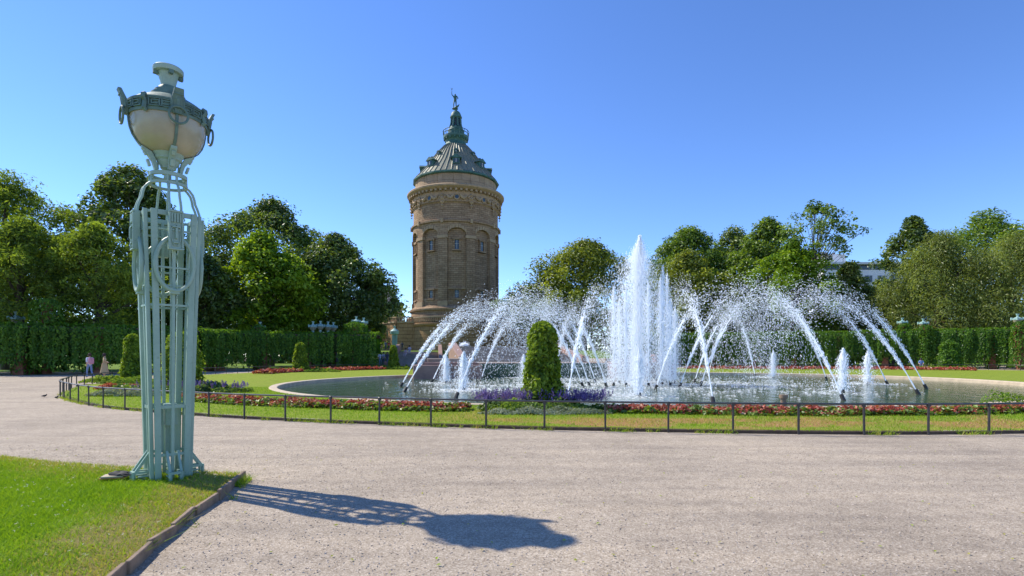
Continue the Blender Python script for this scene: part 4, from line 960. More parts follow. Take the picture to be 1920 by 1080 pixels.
spikes('purple_sage', 'purple sage around the yew behind the big lamp', GX(350, 22.0), 22.0, 2.6, .8, 80, .46, 'purple_flower', seed=77, leaf=.07)
mound('silver_plants', 'silver grey plants on the lawn left of the big lamp', GX(235, 20.4), 20.4, 1.5, .45, 2600, .34, 'silver_leaf', .08, seed=78)
mound('brown_plants', 'reddish brown faded plants left of the big lamp', GX(232, 24.5), 24.5, 1.3, .6, 2200, .34, 'red_flower', .08, seed=79)
mound('lime_plants', 'lime green plants below the yew near the strolling pair', GX(225, 30.0), 30.0, 2.2, .8, 2400, .45, 'lime_leaf', .13, seed=80)
mound('bushy_plants', 'dark leafy plant just right of the big lamp shaft', GX(370, 21.4), 21.4, .5, .4, 800, .55, 'leaf_dark', .14, seed=81)
mound('lime_plants', 'lime green plants round the yew before the left pergola', GX(575, 51), 50.6, 3.4, .7, 2200, .5, 'lime_leaf', .18, seed=82)
mound('lime_plants', 'lime green plants round the yew beside the stairway', GX(735, 60), 60, 3.2, .7, 1800, .5, 'lime_leaf', .2, seed=83)
mound('lime_plants', 'lime green plants before the right pergola', GX(1760, 59), 59, 4.2, .7, 2200, .5, 'lime_leaf', .2, seed=84)
mound('pond_weed', 'straggly green weeds growing at the right pond edge', GX(1885, 16.6), 16.4, .9, .35, 500, .75, 'leaf_bright', .08, seed=85)

# short grass on the near part of the lawn ring
n = 120000; ph = rng.uniform(R(180), R(340), n); t = rng.random(n)**.8
r0, r1 = pond_r(ph)+.4, rail_r(ph)-.03; rr = r1-(r1-r0)*t; x = PC[0]+rr*np.cos(ph); y = PC[1]+rr*np.sin(ph)
k = (y < 26) & (np.abs(x) < y*.98); x, y = x[k], y[k]; dr = dryness(x, y)
tint = np.where(rng.random(len(x)) < np.clip(dr*1.6-.25, 0, 1), rng.uniform(.75, 1, len(x)), rng.uniform(0, .65, len(x)))
o = blades_obj('lawn_grass', np.stack([x, y], 1), LZ-.01, rng.uniform(.03, .075, len(x)), .016, tint, M['grass']); setp(o, 'short mown grass on the lawn around the pond', 'grass', kind='stuff')
# tufts along the railing foot
n = 9000; ph = rng.uniform(R(190), R(330), n); rr = rail_r(ph)+rng.normal(-.03, .06, n); x = PC[0]+rr*np.cos(ph); y = PC[1]+rr*np.sin(ph); k = (fbm(x*1.2, y*1.2, 8.0) > .48) & (y < 24)
o = blades_obj('edge_grass', np.stack([x, y], 1)[k], 0, rng.uniform(.05, .13, k.sum()), .014, np.where(rng.random(k.sum()) < .5, rng.uniform(.7, 1, k.sum()), rng.uniform(0, .6, k.sum())), M['grass'], lean=.8); setp(o, 'ragged grass tufts along the foot of the railing', 'grass', kind='stuff')

# ------------------------------------------------------------------ corner lawn with timber edging
A = np.array([-3.47, 7.03]); B = np.array([-2.62, 3.2]); Cc = np.array([-12.5, 9.9]); 
E0 = catmull([(-3.5, 7.05), (-4.6, 7.3), (-6.2, 7.7), (-8.0, 8.35), (-10.5, 9.3), (-14, 10.8)], 8, False)
poly = [tuple(B+np.array([.35, -1.6]))]+[tuple(A)]+[tuple(p) for p in E0[1:]]+[(-14, -2), (-2.0, -2)]
def in_corner(x, y):
    yt = np.interp(-x, [-p[0] for p in E0], [p[1] for p in E0]); xe = np.interp(y, [B[1]-1.6, B[1], A[1]], [B[0]+.35, B[0], A[0]])
    return (x < xe-.02) & (y < yt-.02), xe, yt
def dry2(x, y):
    k, xe, yt = in_corner(x, y); de = np.minimum((xe-x), (yt-y)*1.3)
    return np.clip(.95-de*.62+1.0*(fbm(x*1.1, y*1.1, 3.0)-.5), 0, 1)
gx, gy = np.meshgrid(np.linspace(-14, -2.3, 150), np.linspace(1.2, 10.8, 130)); k, xe, yt = in_corner(gx, gy)
px_ = np.minimum(gx, xe-.015); py_ = np.minimum(gy, yt-.005); V = np.stack([px_, py_, .045+.03*fbm(px_*2, py_*2)*np.clip((yt-gy)*4, 0, 1)-.04*(1-np.clip((yt-gy)*4, 0, 1))], -1).reshape(-1, 3)
i, j = np.meshgrid(np.arange(129), np.arange(149), indexing='ij'); I = np.stack([i*150+j, i*150+j+1, (i+1)*150+j+1, (i+1)*150+j], -1).reshape(-1)
o = link('corner_lawn', raw_mesh('corner_lawn', V, 4, I, M['lawn_near'], dry2(V[:, 0], V[:, 1]), True)); setp(o, kind='structure')
n = 260000; x = rng.uniform(-9.5, -2.5, n); y = rng.uniform(3.0, 9.2, n); k = in_corner(x, y)[0] & (x > -y*.99); x, y = x[k], y[k]
d2 = dry2(x, y); dry = rng.random(len(x)) < np.clip(d2*1.35-.12, 0, .94); kk = ~(dry & (rng.random(len(x)) < .35)); x, y, dry, d2 = x[kk], y[kk], dry[kk], d2[kk]
tint = np.where(dry, rng.uniform(.72, 1, len(x)), np.clip(.45*fbm(x*2, y*2, 1.0)+rng.uniform(0, .45, len(x)), 0, .68)); hgt = rng.uniform(.03, .065, len(x))*np.where(dry, .7, 1)
o = blades_obj('corner_grass', np.stack([x, y], 1), .05, hgt, .0095, tint, M['grass'], lean=.75); setp(o, 'bright green grass of the corner lawn turning dry at its edges', 'grass', kind='stuff')
n = 900; x = rng.uniform(-9, -3, n); y = rng.uniform(3.5, 8.5, n); k = in_corner(x, y)[0] & (fbm(x*1.3, y*1.3, 9.0) > .48); x, y = x[k], y[k]; m_ = 5
C_ = np.repeat(np.stack([x, y, 0*x+.115], 1), m_, 0)+rng.normal(0, .005, (len(x)*m_, 3))
o = leaves_obj('clover_blossoms', C_, np.tile([0, 0, 1.0], (len(C_), 1)), .010, rng.random(len(C_)), M['white_flower'], None); setp(o, 'tiny white clover blossoms scattered over the corner lawn', 'flowers', kind='stuff')
edge = empty('timber_edging', (float(A[0]), float(A[1]), 0), 0, 'weathered timber boards edging the corner lawn beside the gravel', 'lawn edging')
pts = [A+np.array([-.02, 0.0]), np.array([-3.36, 6.45]), np.array([-3.22, 5.9]), np.array([-3.14, 5.35]), np.array([-3.0, 4.8]), np.array([-2.93, 4.35]), np.array([-2.80, 3.9]), np.array([-2.66, 3.4]), np.array([-2.5, 2.7]), np.array([-2.3, 1.9])]
for i in range(len(pts)-1):
    a, b_ = pts[i]-A, pts[i+1]-A; sh = np.array([random.gauss(0, .012), 0]); d = (b_-a)/np.linalg.norm(b_-a)*.006
    z = .028+random.gauss(0, .006); MB().bar((*(a+sh+d), z), (*(b_+sh-d), z+random.gauss(0, .008)), .04, .13).build('plank', M['wood'], edge, bevel=.006)
n = 6500; s = rng.random(n); i = rng.integers(0, len(pts)-1, n); pp = np.array(pts); x = pp[i, 0]+(pp[i+1, 0]-pp[i, 0])*s+np.where(rng.random(n) < .45, -.03-np.abs(rng.normal(0, .02, n)), .03+np.abs(rng.normal(0, .06, n))); y = pp[i, 1]+(pp[i+1, 1]-pp[i, 1])*s
k = fbm(x*3, y*3, 4.0) > .54; o = blades_obj('edge_weeds', np.stack([x, y], 1)[k], 0, rng.uniform(.04, .12, k.sum()), .011, rng.uniform(.1, 1, k.sum()), M['grass'], lean=.9); setp(o, 'weeds and dry grass growing against the timber edging', 'grass', kind='stuff')
# loose gravel grains near the camera
n = 24000; y = 2.6+7*rng.random(n)**1.5; x = rng.uniform(-1.02, 1.02, n)*y; k = ~in_corner(x-.06, y-.05)[0]; x, y = x[k], y[k]; n = len(x)
s = .0036*rng.uniform(.6, 1.8, n)**1.3; D = rng.normal(0, 1, (n, 3)); D[:, 2] *= .25
V, I = drops_arrays(np.stack([x, y, s*.2], 1), D, s*1.9, s*2.2)
m, nt, b = mat('gravel_grain'); at = node(nt, 'ShaderNodeAttribute', attribute_name='tint'); nt.links.new(ramp(nt, at.outputs['Fac'], [(0, (.24, .195, .155)), (.5, (.39, .325, .265)), (1, (.56, .48, .41))]), b.inputs['Base Color']); b.inputs['Roughness'].default_value = .9; M['grain'] = m
o = link('loose_gravel', raw_mesh('loose_gravel', V, 3, I, m, np.repeat(rng.random(n), 4))); setp(o, 'loose gravel grains lying on the wide path', 'gravel', kind='stuff')

n = 420; y = 3+10*rng.random(n)**1.3; x = rng.uniform(-1, 1, n)*y; k = ~in_corner(x-.1, y-.1)[0] & (y < 10.4); x, y = x[k], y[k]
o = leaves_obj('fallen_leaves', np.stack([x, y, 0*x+.012], 1), np.tile([0, 0, 1.0], (len(x), 1)), .035*rng.uniform(.5, 1.3, len(x)), rng.uniform(.7, 1, len(x)), M['grass'], None, jitter=.2); setp(o, 'small dry leaves scattered over the gravel', 'leaves', kind='stuff')

# ------------------------------------------------------------------ the big foreground lamp
LX, LY = -4.35, 6.85
lamp = empty('ornate_lamp', (LX, LY, 0), 0, 'tall ornate sage green iron lamp with large milk glass bowl on corner lawn', 'lamp')
SG = M['sage']
def fr(k):
    a = R(-45+90*k); return Vector((math.cos(a), math.sin(a), 0)), Vector((-math.sin(a), math.cos(a), 0))
def Lp(k, d, t, z):
    n, u = fr(k); return n*d+u*t+Vector((0, 0, z))
ZT = 3.35
def Dz(z):                                              # face distance and post offset by height
    f = min(max(z/ZT, 0), 1); return .205+(.292-.205)*f**1.15, .150+(.215-.150)*f**1.25
def pline(k, s, z0, z1, n=7): return [Lp(k, Dz(z)[0], s*Dz(z)[1], z) for z in np.linspace(z0, z1, n)]
def strip(pts, w, dp, n, parent, name, m=SG, bev=.004):
    """flat bar following pts, width w across, depth dp along normal n"""
    mb = MB(); n = Vector(n).normalized()
    for i, p in enumerate(pts):
        t = (Vector(pts[min(i+1, len(pts)-1)])-Vector(pts[max(i-1, 0)])).normalized(); x = t.cross(n).normalized()
        for sx, sy in ((-1,-1),(1,-1),(1,1),(-1,1)): mb.v.append(tuple(Vector(p)+x*sx*w/2+n*sy*dp/2))
    for i in range(len(pts)-1):
        for q in range(4): r_ = (q+1) % 4; mb.f.append((4*i+q, 4*i+r_, 4*i+4+r_, 4*i+4+q))
    mb.f += [(3,2,1,0), tuple(4*(len(pts)-1)+q for q in range(4))]
    return mb.build(name, m, parent, bevel=bev)
for k in range(4):
    n, u = fr(k)
    for s in (-1, 1):
        strip(pline(k, s, -.02, ZT), .066, .042, n, lamp, 'post')
    strip([Lp(k, Dz(z)[0]-.005, 0, z) for z in np.linspace(-.02, ZT, 7)], .036, .03, n, lamp, 'centre_bar')
    for z, h in ((3.32, .06), (3.12, .022), (2.66, .022), (2.44, .022), (2.2, .026), (.95, .04), (.36, .035)):
        d, t = Dz(z)
        MB().bar(Lp(k, d-.005, -t, z), Lp(k, d-.005, t, z), .026, h).build('crossbar', SG, lamp, bevel=.003)
    for z in (3.325, 3.12, 2.2, .95, .36):               # corner links to the next face
        d, t = Dz(z); k2 = (k+1) % 4
        MB().bar(Lp(k, d-.01, t, z), Lp(k2, d-.01, -t, z), .024, .03).build('corner_link', SG, lamp)
    # mask panel
    pn = MB().bar(Lp(k, .340, 0, 2.87), Lp(k, .340, 0, 3.345), .155, .06, up=n).build('mask_panel', SG, lamp, bevel=.006)
    def rel(t0, t1, z0, z1, d0, d1, name):
        mb = MB(); vs = [Lp(k, d, t, z) for d in (d0, d1) for (t, z) in ((t0, z0), (t1, z0), (t1, z1), (t0, z1))]
        mb.add(vs, [(0,1,2,3), (4,7,6,5), (0,4,5,1), (1,5,6,2), (2,6,7,3), (3,7,4,0)]).build(name, SG, pn, bevel=.003)
    for (t0, t1, z0, z1) in ((-.077, .077, 3.325, 3.348), (-.077, .077, 2.868, 2.888), (-.077, -.06, 2.89, 3.32), (.06, .077, 2.89, 3.32)): rel(t0, t1, z0, z1, .365, .39, 'frame')
    rel(-.012, .012, 3.0, 3.13, .365, .41, 'nose'); rel(-.045, .045, 3.135, 3.155, .365, .40, 'brow')
    rel(-.042, -.018, 3.095, 3.118, .365, .385, 'eye'); rel(.018, .042, 3.095, 3.118, .365, .385, 'eye'); rel(-.03, .03, 2.945, 2.965, .365, .395, 'mouth')
    for t in (-.045, -.015, .015, .045): rel(t-.009, t+.009, 3.2, 3.31, .365, .392, 'headband')
    MB().tube([Lp(k, .377, t, z) for t, z in ((-.045, 2.99), (-.052, 3.06), (-.05, 3.13), (0, 3.18), (.05, 3.13), (.052, 3.06), (.045, 2.99), (.02, 2.92), (-.02, 2.92))], .009, 6, True).build('face_outline', SG, pn, True)
    # big hanging oval ring
    MB().tube([Lp(k, .322, .205*math.cos(a), 2.70+.325*math.sin(a)) for a in np.linspace(0, 2*math.pi, 37)[:-1]], [.024+.004*(i % 9 == 0) for i in range(36)], 8, True).build('oval_ring', SG, lamp, True)
    MB().bar(Lp(k, .30, -.05, 2.36), Lp(k, .30, .05, 2.36), .07, .05).build('ring_bracket', SG, lamp, bevel=.004)
    # foot
    ft = MB()
    for s in (-1, 1):
        t = s*.06
        ft.bar(Lp(k, .20, t, .40), Lp(k, .355, t, .165), .026, .032); ft.bar(Lp(k, .205, t, .155), Lp(k, .385, t, .155), .028, .03)
        ft.bar(Lp(k, .375, t, .165), Lp(k, .375, t, -.02), .028, .03)
        ft.bar(Lp(k, .22, t, .105), Lp(k, .33, t, .105), .024, .018); ft.bar(Lp(k, .25, t, .07), Lp(k, .33, t, .07), .024, .016); ft.bar(Lp(k, .22, t, .035), Lp(k, .34, t, .035), .024, .018)
    ft.bar(Lp(k, .375, -.06, .155), Lp(k, .375, .06, .155), .028, .029)
    ft.build('foot', SG, lamp)
    # shoulder cage
    for s in (-1, 1):
        for q in (0,):
            pts = [Lp(k, d, s*tt, z) for d, tt, z in ((.342, .062, 3.33), (.336, .062, 3.40), (.315, .060, 3.47), (.29, .058, 3.53), (.28, .056, 3.59), (.262, .054, 3.65), (.225, .052, 3.70), (.19, .05, 3.73), (.185, .05, 3.84))]
            MB().tube(pts, .015, 6).build('cage_bar', SG, lamp, True)
    # stay between ring and collar
    MB().tube([Lp(k, .188, 0, 3.84), Lp(k, .15, 0, 3.87), Lp(k, .115, 0, 3.92), Lp(k, .12, 0, 3.99)], .016, 6).build('stay', SG, lamp, True)
    # bowl brackets
    mb = MB(); prof_ = [(.115, 3.90), (.15, 3.89), (.165, 3.95), (.18, 4.0), (.23, 4.07), (.285, 4.13), (.29, 4.165), (.25, 4.145), (.18, 4.11), (.14, 4.03), (.125, 3.96)]
    m_ = len(prof_); vs = [Lp(k, d, t, z) for t in (-.035, .035) for d, z in prof_]
    mb.add(vs, [tuple(range(m_)), tuple(range(2*m_-1, m_-1, -1))]+[(i, (i+1) % m_, m_+(i+1) % m_, m_+i) for i in range(m_)])
    br_ = mb.build('bracket', SG, lamp, bevel=.004)
    MB().bar(Lp(k, .20, 0, 3.93), Lp(k, .225, 0, 4.01), .05, .03, up=n).build('bracket_block', SG, br_, bevel=.004); MB().bar(Lp(k, .235, 0, 4.06), Lp(k, .262, 0, 4.11), .045, .03, up=n).build('bracket_block', SG, br_, bevel=.004)
DK = M['sage_dark']
MB().lathe([(.034, 3.80), (.036, 3.92), (.085, 3.94), (.09, 3.97), (.12, 4.0), (.125, 4.03), (.15, 4.05), (.155, 4.09), (.175, 4.11), (.178, 4.145)], 28).build('stem', SG, lamp, True)
for z, r, h in ((3.73, .197, .03), (3.84, .192, .045)):
    MB().lathe([(r-.016, z-h/2), (r+.016, z-h/2), (r+.016, z+h/2), (r-.016, z+h/2), (r-.016, z-h/2)], 36).build('cage_ring', SG, lamp, True)
BS = 1.0
bowlp = [(r*BS, z) for r, z in [(.16, 4.115), (.21, 4.13), (.27, 4.16), (.325, 4.21), (.368, 4.28), (.395, 4.36), (.408, 4.44), (.412, 4.52)]]
MB().lathe(bowlp, 48).build('glass_bowl', M['milk'], lamp, True)
MB().lathe([(r*BS, z) for r, z in [(.41, 4.515), (.425, 4.51), (.432, 4.53), (.428, 4.545), (.428, 4.655), (.436, 4.662), (.436, 4.68), (.415, 4.685)]], 48).build('rim_band', DK, lamp, True)
MB().lathe([(r*BS, z) for r, z in [(.43, 4.682), (.36, 4.735), (.27, 4.79), (.195, 4.825), (.19, 4.865), (.155, 4.88), (.15, 4.915), (.115, 4.93), (.105, 4.96), (.09, 4.975)]], 40).build('cover', DK, lamp, True)
cup = MB().lathe([(r*.93, z) for r, z in [(.09, 4.965), (.088, 5.0), (.10, 5.05), (.114, 5.10), (.124, 5.14), (.175, 5.145), (.182, 5.16), (.182, 5.2), (.165, 5.215), (.10, 5.21), (.03, 5.19)]], 36).build('cup', M['sage'], lamp, True)
for k in range(4):
    n, u = fr(k); MB().bar(Lp(k, .14, -.025, 5.125), Lp(k, .14, .025, 5.125), .05, .05).build('cup_block', DK, cup, bevel=.004)
    # rib over the glass
    strip([Lp(k, r+.012, 0, z) for r, z in bowlp], .032, .018, n, lamp, 'rib', DK)
    # lion head with ring
    mb = MB(); sil = [(-.045, 4.50), (.045, 4.50), (.075, 4.56), (.08, 4.66), (.062, 4.73), (.055, 4.785), (-.055, 4.785), (-.062, 4.73), (-.08, 4.66), (-.075, 4.56)]; m_ = len(sil)
    lean = lambda z: .0 if z < 4.63 else (z-4.63)*.45
    mb.add([Lp(k, .425+lean(z), t, z) for t, z in sil]+[Lp(k, .45+lean(z)+(.0 if abs(t) > .07 else .012), t*.86, z) for t, z in sil], [tuple(range(m_))[::-1], tuple(range(m_, 2*m_))]+[(i, (i+1) % m_, m_+(i+1) % m_, m_+i) for i in range(m_)])
    ln = mb.build('lion_head', DK, lamp, bevel=.005)
    MB().bar(Lp(k, .468, 0, 4.56), Lp(k, .488, 0, 4.68), .04, .03, up=n).build('muzzle', DK, ln, bevel=.008)
    MB().bar(Lp(k, .505, -.045, 4.72), Lp(k, .505, .045, 4.72), .022, .02).build('brow', DK, ln, bevel=.004)
    for s in (-1, 1):
        MB().box((0, 0, 0), (.03, .024, .05)).xform(Matrix.Translation(Lp(k, .475, s*.035, 4.68))).build('eye', DK, ln)
        MB().bar(Lp(k, .455, s*.062, 4.56), Lp(k, .465, s*.062, 4.68), .022, .02, up=n).build('mane', DK, ln, bevel=.004)
        MB().bar(Lp(k, .455, s*.025, 4.50), Lp(k, .465, s*.03, 4.56), .018, .02, up=n).build('whisker', DK, ln, bevel=.003)
    MB().tube([Lp(k, .487, .10*math.cos(a), 4.475+.10*math.sin(a)) for a in np.linspace(0, 2*math.pi, 29)[:-1]], .014, 8, True).build('ring_pull', DK, ln, True)
    # relief on the band: framed key patterns either side, a scroll clip between
    for ph_ in (-.52, .52, -.26, .26):
        a = R(-45+90*k)+ph_; Mx = Matrix.Rotation(a, 4, 'Z'); w2 = .074
        mb = MB(); x = .43
        for (y0, y1, z0, z1) in ((-w2, w2, 4.64, 4.649), (-w2, w2, 4.552, 4.561), (-w2, -w2+.01, 4.555, 4.645), (w2-.01, w2, 4.555, 4.645), (-w2+.03, w2-.03, 4.615, 4.625), (-w2+.03, -w2+.04, 4.575, 4.615), (-w2+.04, w2-.05, 4.575, 4.585), (w2-.04, w2-.03, 4.59, 4.615)):
            mb.box((x, (y0+y1)/2, (z0+z1)/2), (.03, y1-y0, z1-z0))
        mb.xform(Mx).build('key_pattern', DK, lamp)
    a = R(-45+90*k)+math.pi/4; Mx = Matrix.Rotation(a, 4, 'Z')
    MB().tube([(r-.004, 0, z) for r, z in ((.44, 4.69), (.475, 4.67), (.48, 4.64), (.445, 4.61), (.45, 4.56), (.462, 4.52), (.43, 4.50))], .026, 6).xform(Mx).build('scroll_clip', DK, lamp, True)
# switch box and inner plates in the lower shaft
bx = MB().box((.03, .02, .84), (.16, .13, .27)).xform(Matrix.Rotation(R(-45), 4, 'Z')).build('switch_box', SG, lamp, bevel=.006)
for (t, d, wd) in ((-.09, .02, .07), (.01, -.02, .08), (.1, .0, .06)):
    MB().bar(Lp(0, d, t, .37), Lp(0, d, t, .92), wd, .012, up=fr(0)[0]).build('inner_plate', SG, lamp)
MB().tube([(.0, .03, .3), (.02, .03, 2.2), (.0, .02, 3.35)], .012, 6).build('conduit', SG, lamp, True)

# ------------------------------------------------------------------ bag and books beside the lamp, post in the pond, pigeons
bk = empty('book', (GX(214, 6.62), 6.62, .085), R(20), 'worn open book lying on the grass left of the big lamp', 'book')
MB().box((0, 0, .012), (.26, .19, .012)).build('cover', plain('book_cover', (.45, .20, .05)), bk, bevel=.003); MB().box((0, 0, .028), (.235, .17, .018)).build('pages', plain('paper', (.45, .38, .26)), bk, bevel=.003)
bgm = plain('black_cloth', (.02, .02, .025))
bg_ = empty('cloth_bag', (GX(224, 6.64), 6.64, .115), R(-10), 'small black cloth bag lying on the book beside the lamp foot', 'bag'); bg_.scale = (.85, .85, .8)
mb = MB(); th = np.linspace(0, 2*math.pi, 19)[:-1]
for (sc, z) in ((.72, .01), (1.0, .02), (.95, .045), (.7, .07), (.35, .085), (.02, .09)):
    for a in th: mb.v.append((.17*sc*math.cos(a)*(1+.12*math.sin(3*a+z*30)), .10*sc*math.sin(a)*(1+.15*math.cos(2*a)), z*.7+.010*math.sin(4*a+sc*5)))
for i in range(5):
    for q in range(18): mb.f.append((i*18+q, i*18+(q+1) % 18, (i+1)*18+(q+1) % 18, (i+1)*18+q))
mb.build('body', bgm, bg_, True); MB().tube([(.12, 0, .05), (.2, .02, .06), (.24, -.03, .03), (.2, -.08, .01), (.1, -.07, .03)], .008, 6).build('strap', bgm, bg_, True)
e = empty('wooden_post', (GX(1469, 17.2), 17.2, WZ), 0, 'short brown wooden post with a cap standing in the pond', 'post')
MB().tube([(0, 0, -.3), (0, 0, .34)], .085, 10).build('shaft', M['wood'], e, True); MB().tube([(0, 0, .33), (0, 0, .44)], .13, 10).build('cap', M['wood'], e, True)
pg = plain('pigeon_grey', (.03, .03, .035))
for px, py, rz, lab in ((83, 745, 20, 'small dark bird on the gravel, left one of two'), (106, 748, -15, 'small dark bird on the gravel, right one of two')):
    Y = CAMH*F/(py-HZ); e = empty('small_bird', (GX(px, Y), Y, 0), R(rz), lab, 'bird', 'small birds on the gravel')
    mb = MB(); mb.tube([(-.17, 0, .10), (-.11, 0, .11), (-.03, 0, .12), (.05, 0, .13), (.10, 0, .17), (.12, 0, .21), (.15, 0, .215), (.18, 0, .205)], [.02, .04, .07, .07, .045, .034, .03, .006], 10)
    e.scale = (.55, .55, .5); mb.build('body', pg, e, True)
    for s in (-1, 1): MB().tube([(0, s*.025, .08), (.01, s*.03, 0), (.04, s*.03, .004)], .006, 5).build('leg', M['redwall'], e)

# ------------------------------------------------------------------ people and the statue: one skinned body each
def body(name, pose, cols, parent):
    """pose -> joints; edges carry a colour slot"""
    J = {'pelvis': (0,0,.93), 'waist': (0,0,1.08), 'chest': (0,.01,1.30), 'neck': (0,0,1.46), 'head': (0,.02,1.56), 'crown': (0,.01,1.68)}
    for s, q in ((-1, 'l'), (1, 'r')):
        J.update({'hip'+q: (s*.09,0,.90), 'knee'+q: (s*.10,.02,.49), 'ankle'+q: (s*.10,-.02,.08), 'toe'+q: (s*.11,.14,.03),
                  'sho'+q: (s*.18,0,1.40), 'elb'+q: (s*.24,-.02,1.12), 'wri'+q: (s*.25,.06,.88), 'hand'+q: (s*.25,.09,.78)})
    J.update(pose)
    rad = {'pelvis': .14, 'waist': .125, 'chest': .15, 'neck': .055, 'head': .085, 'crown': .075, 'hip': .09, 'knee': .06, 'ankle': .042, 'toe': .035, 'sho': .062, 'elb': .045, 'wri': .034, 'hand': .036}
    names = list(J); ix = {n: i for i, n in enumerate(names)}
    E = [('pelvis','waist',0), ('waist','chest',0), ('chest','neck',0), ('neck','head',2), ('head','crown',2)]
    for q in 'lr': E += [('pelvis','hip'+q,1), ('hip'+q,'knee'+q,1), ('knee'+q,'ankle'+q,1), ('ankle'+q,'toe'+q,3), ('chest','sho'+q,0), ('sho'+q,'elb'+q,0), ('elb'+q,'wri'+q,2), ('wri'+q,'hand'+q,2)]
    me = bpy.data.meshes.new(name); me.from_pydata([J[n] for n in names], [(ix[a], ix[b_]) for a, b_, c in E], [])
    o = bpy.data.objects.new(name, me); COL.objects.link(o); o.parent = parent
    o.modifiers.new('skin', 'SKIN'); sub = o.modifiers.new('sub', 'SUBSURF'); sub.levels = sub.render_levels = 1
    for i, n in enumerate(names):
        r_ = rad[n if n in rad else n[:-1]]; sv = me.skin_vertices[0].data[i]; sv.radius = (r_*(1.25 if n in ('chest','pelvis') else 1), r_*(.8 if n in ('chest','pelvis','waist') else 1)); sv.use_root = n == 'pelvis'
    return o, J, E, cols
WALK = {'kneel': (-.1,.14,.50), 'anklel': (-.1,.10,.09), 'toel': (-.1,.26,.05), 'kneer': (.1,-.04,.48), 'ankler': (.1,-.30,.14), 'toer': (.1,-.18,.03), 'elbl': (-.23,-.12,1.13), 'wril': (-.22,-.10,.9), 'handl': (-.22,-.08,.8), 'elbr': (.23,.06,1.13), 'wrir': (.2,.24,.97), 'handr': (.19,.30,.93)}
SIT = {'pelvis': (0,0,.50), 'waist': (0,-.02,.65), 'chest': (0,0,.87), 'neck': (0,.03,1.03), 'head': (0,.06,1.13), 'crown': (0,.06,1.25)}
for s, q in ((-1, 'l'), (1, 'r')): SIT.update({'hip'+q: (s*.1,.04,.48), 'knee'+q: (s*.12,.45,.50), 'ankle'+q: (s*.12,.45,.09), 'toe'+q: (s*.12,.6,.04), 'sho'+q: (s*.18,0,.97), 'elb'+q: (s*.24,.1,.72), 'wri'+q: (s*.14,.32,.62), 'hand'+q: (s*.1,.38,.58)})
FOLD = {'elbl': (-.25,.02,1.13), 'wril': (-.1,.2,1.12), 'handl': (-.02,.22,1.14), 'elbr': (.25,.02,1.13), 'wrir': (.12,.2,1.08), 'handr': (.05,.24,1.08)}
RAISE = {'elbr': (.34,.02,1.58), 'wrir': (.34,.05,1.82), 'handr': (.33,.06,1.92), 'elbl': (-.32,.02,1.15), 'wril': (-.2,.14,1.02), 'handl': (-.14,.16,1.0), 'kneer': (.13,.10,.5), 'ankler': (.14,.06,.09)}
PEOPLE = [(168, 39.0, 0, 60, WALK, (.72,.72,.78), (.16,.24,.42), (.05,.03,.02), 'person in white shirt and jeans with pink backpack walking by the left pergola', 'backpack'),
          (196, 39.6, 0, -40, FOLD, (.50,.36,.20), (.45,.33,.18), (.04,.02,.02), 'person in long beige patterned dress beside the backpack walker', 'dress'),
          (713, 66.5, .3, 200, {}, (.62,.66,.78), (.2,.25,.4), (.05,.03,.02), 'person in pale blue top, left of three standing by the yew near the stairs', None),
          (719, 66.8, .3, 150, FOLD, (.5,.52,.6), (.08,.09,.15), (.03,.02,.02), 'person in grey top, middle of three standing by the yew near the stairs', None),
          (726, 66.2, .3, 180, WALK, (.05,.06,.10), (.10,.12,.2), (.03,.02,.02), 'person in dark clothes, right of three standing by the yew near the stairs', None),
          (761, 76, 1.35, 170, SIT, (.62,.42,.46), (.5,.4,.45), (.08,.05,.03), 'person in pink clothes seated low on the stairway parapet', None),
          (768, 80, 1.8, 180, SIT, (.55,.5,.62), (.45,.42,.55), (.03,.02,.02), 'person in lilac clothes seated higher on the stairway parapet', None),
          (716, 96, 2.4, 120, SIT, (.55,.4,.3), (.4,.3,.2), (.05,.03,.02), 'person in tan clothes sitting left of the lamp column under the terrace', None),
          (723, 95, 2.4, 180, {}, (.08,.12,.22), (.05,.06,.1), (.03,.02,.02), 'person in navy standing left of the lamp column under the terrace', None),
          (729, 96, 2.4, 160, FOLD, (.45,.04,.04), (.07,.07,.1), (.03,.02,.02), 'person in red top next to the lamp column under the terrace', None),
          (754, 97, 2.4, 190, {}, (.03,.04,.08), (.03,.04,.07), (.03,.02,.02), 'person in black standing right of the lamp column under the terrace', None),
          (1727, 62.5, 0, 150, SIT, (.15,.25,.5), (.08,.1,.2), (.03,.02,.02), 'person in blue sitting in the shade before the right pergola', None)]
todo = []
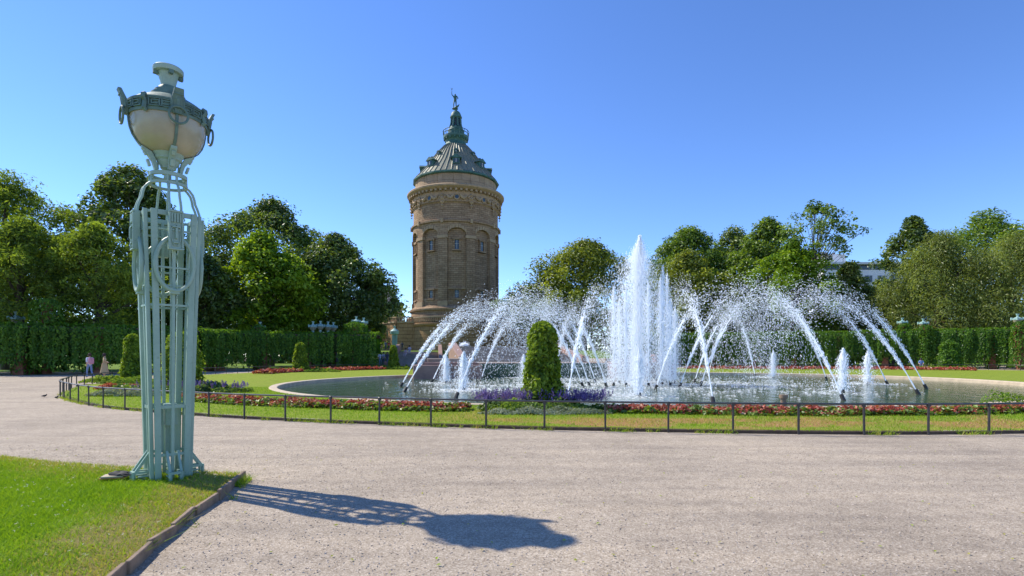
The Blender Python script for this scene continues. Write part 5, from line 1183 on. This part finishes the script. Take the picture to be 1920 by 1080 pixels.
for px, Y, z, rz, pose, c1, c2, ch, lab, extra in PEOPLE:
    e = empty('person', (GX(px, Y), Y, z), R(rz), lab, 'person')
    if pose is SIT and (z < .1 or z == 2.4):
        bn = empty('stone_bench', (GX(px, Y), Y, z), R(rz), 'low stone bench under the '+('person in blue before the right pergola' if z < .1 else 'person in tan clothes by the terrace'), 'bench')
        MB().box((0, -.05, .37), (1.2, .45, .08)).build('seat', M['stone_step'], bn, bevel=.01)
        for s in (-1, 1): MB().box((s*.45, -.05, .16), (.14, .4, .34)).build('leg', M['stone_step'], bn)
    ms = [plain('shirt', c1), plain('trousers', c2), M['skin'], plain('shoe', (.05, .05, .05))]
    if extra == 'dress': ms[1] = M['skin']
    todo.append(body('body', pose, ms, e))
    hd = Vector(pose.get('head', (0,.02,1.56))); up = Vector(pose.get('crown', (0,.01,1.68)))
    mb = MB().lathe([(.099, -.10), (.108, -.02), (.105, .05), (.085, .10), (.05, .13), (.0, .14)], 12, (up.x, up.y-.03, up.z-.04)); mb.build('hair', plain('hair', ch), e, True)
    if extra == 'backpack': MB().box((0, -.24, 1.22), (.32, .18, .46)).build('backpack', plain('pink_cloth', (.55, .25, .33)), e, bevel=.05)
    if extra == 'dress': MB().lathe([(.155, 1.06), (.17, .95), (.22, .6), (.29, .28), (.27, .27), (.15, .95)], 16).build('skirt', plain('patterned_cloth', (.48, .35, .19)), e, True)
es = empty('rooftop_statue', (TX-.2, TY, tz(204.2)), R(180), 'green copper figure with raised arm on top of the tower', 'statue'); es.scale = (2.15, 2.15, 2.0)
todo.append(body('figure', RAISE, [M['copper']]*4, es))
MB().tube([(.33, .06, 1.5), (.33, .06, 2.25)], .022, 6).build('staff', M['copper'], es); MB().tube([(.33, .06, 2.1), (.25, .06, 2.18), (.25, .06, 2.3)], .016, 5).tube([(.33, .06, 2.1), (.41, .06, 2.18), (.41, .06, 2.3)], .016, 5).build('staff_prongs', M['copper'], es)
MB().tube([(0, .1, .02), (-.15, .2, .1), (-.3, .1, .25), (-.36, 0, .42), (-.45, 0, .5)], [.12, .13, .1, .06, .02], 8).build('sea_creature', M['copper'], es, True); MB().lathe([(.0, 0), (.32, 0), (.28, .05), (.2, .1), (0, .1)], 12).build('plinth', M['copper'], es, True)
bpy.context.view_layer.update(); dg = bpy.context.evaluated_depsgraph_get()
for o, J, E, ms in todo:
    me = bpy.data.meshes.new_from_object(o.evaluated_get(dg)); o.modifiers.clear(); o.data = me
    me.materials.clear()
    for m_ in ms: me.materials.append(m_)
    cen = np.zeros(len(me.polygons)*3, np.float32); me.polygons.foreach_get('center', cen); cen = cen.reshape(-1, 3)
    best = np.full(len(cen), 1e9); mi = np.zeros(len(cen), np.int32)
    for a, b_, c in E:
        A_, B_ = np.array(J[a]), np.array(J[b_]); d = B_-A_; t = np.clip(((cen-A_)@d)/(d@d), 0, 1); ds = np.linalg.norm(cen-A_-t[:, None]*d, axis=1)
        u_ = ds < best; best[u_] = ds[u_]; mi[u_] = c
    me.polygons.foreach_set('material_index', mi); me.polygons.foreach_set('use_smooth', np.ones(len(mi), bool)); me.update()
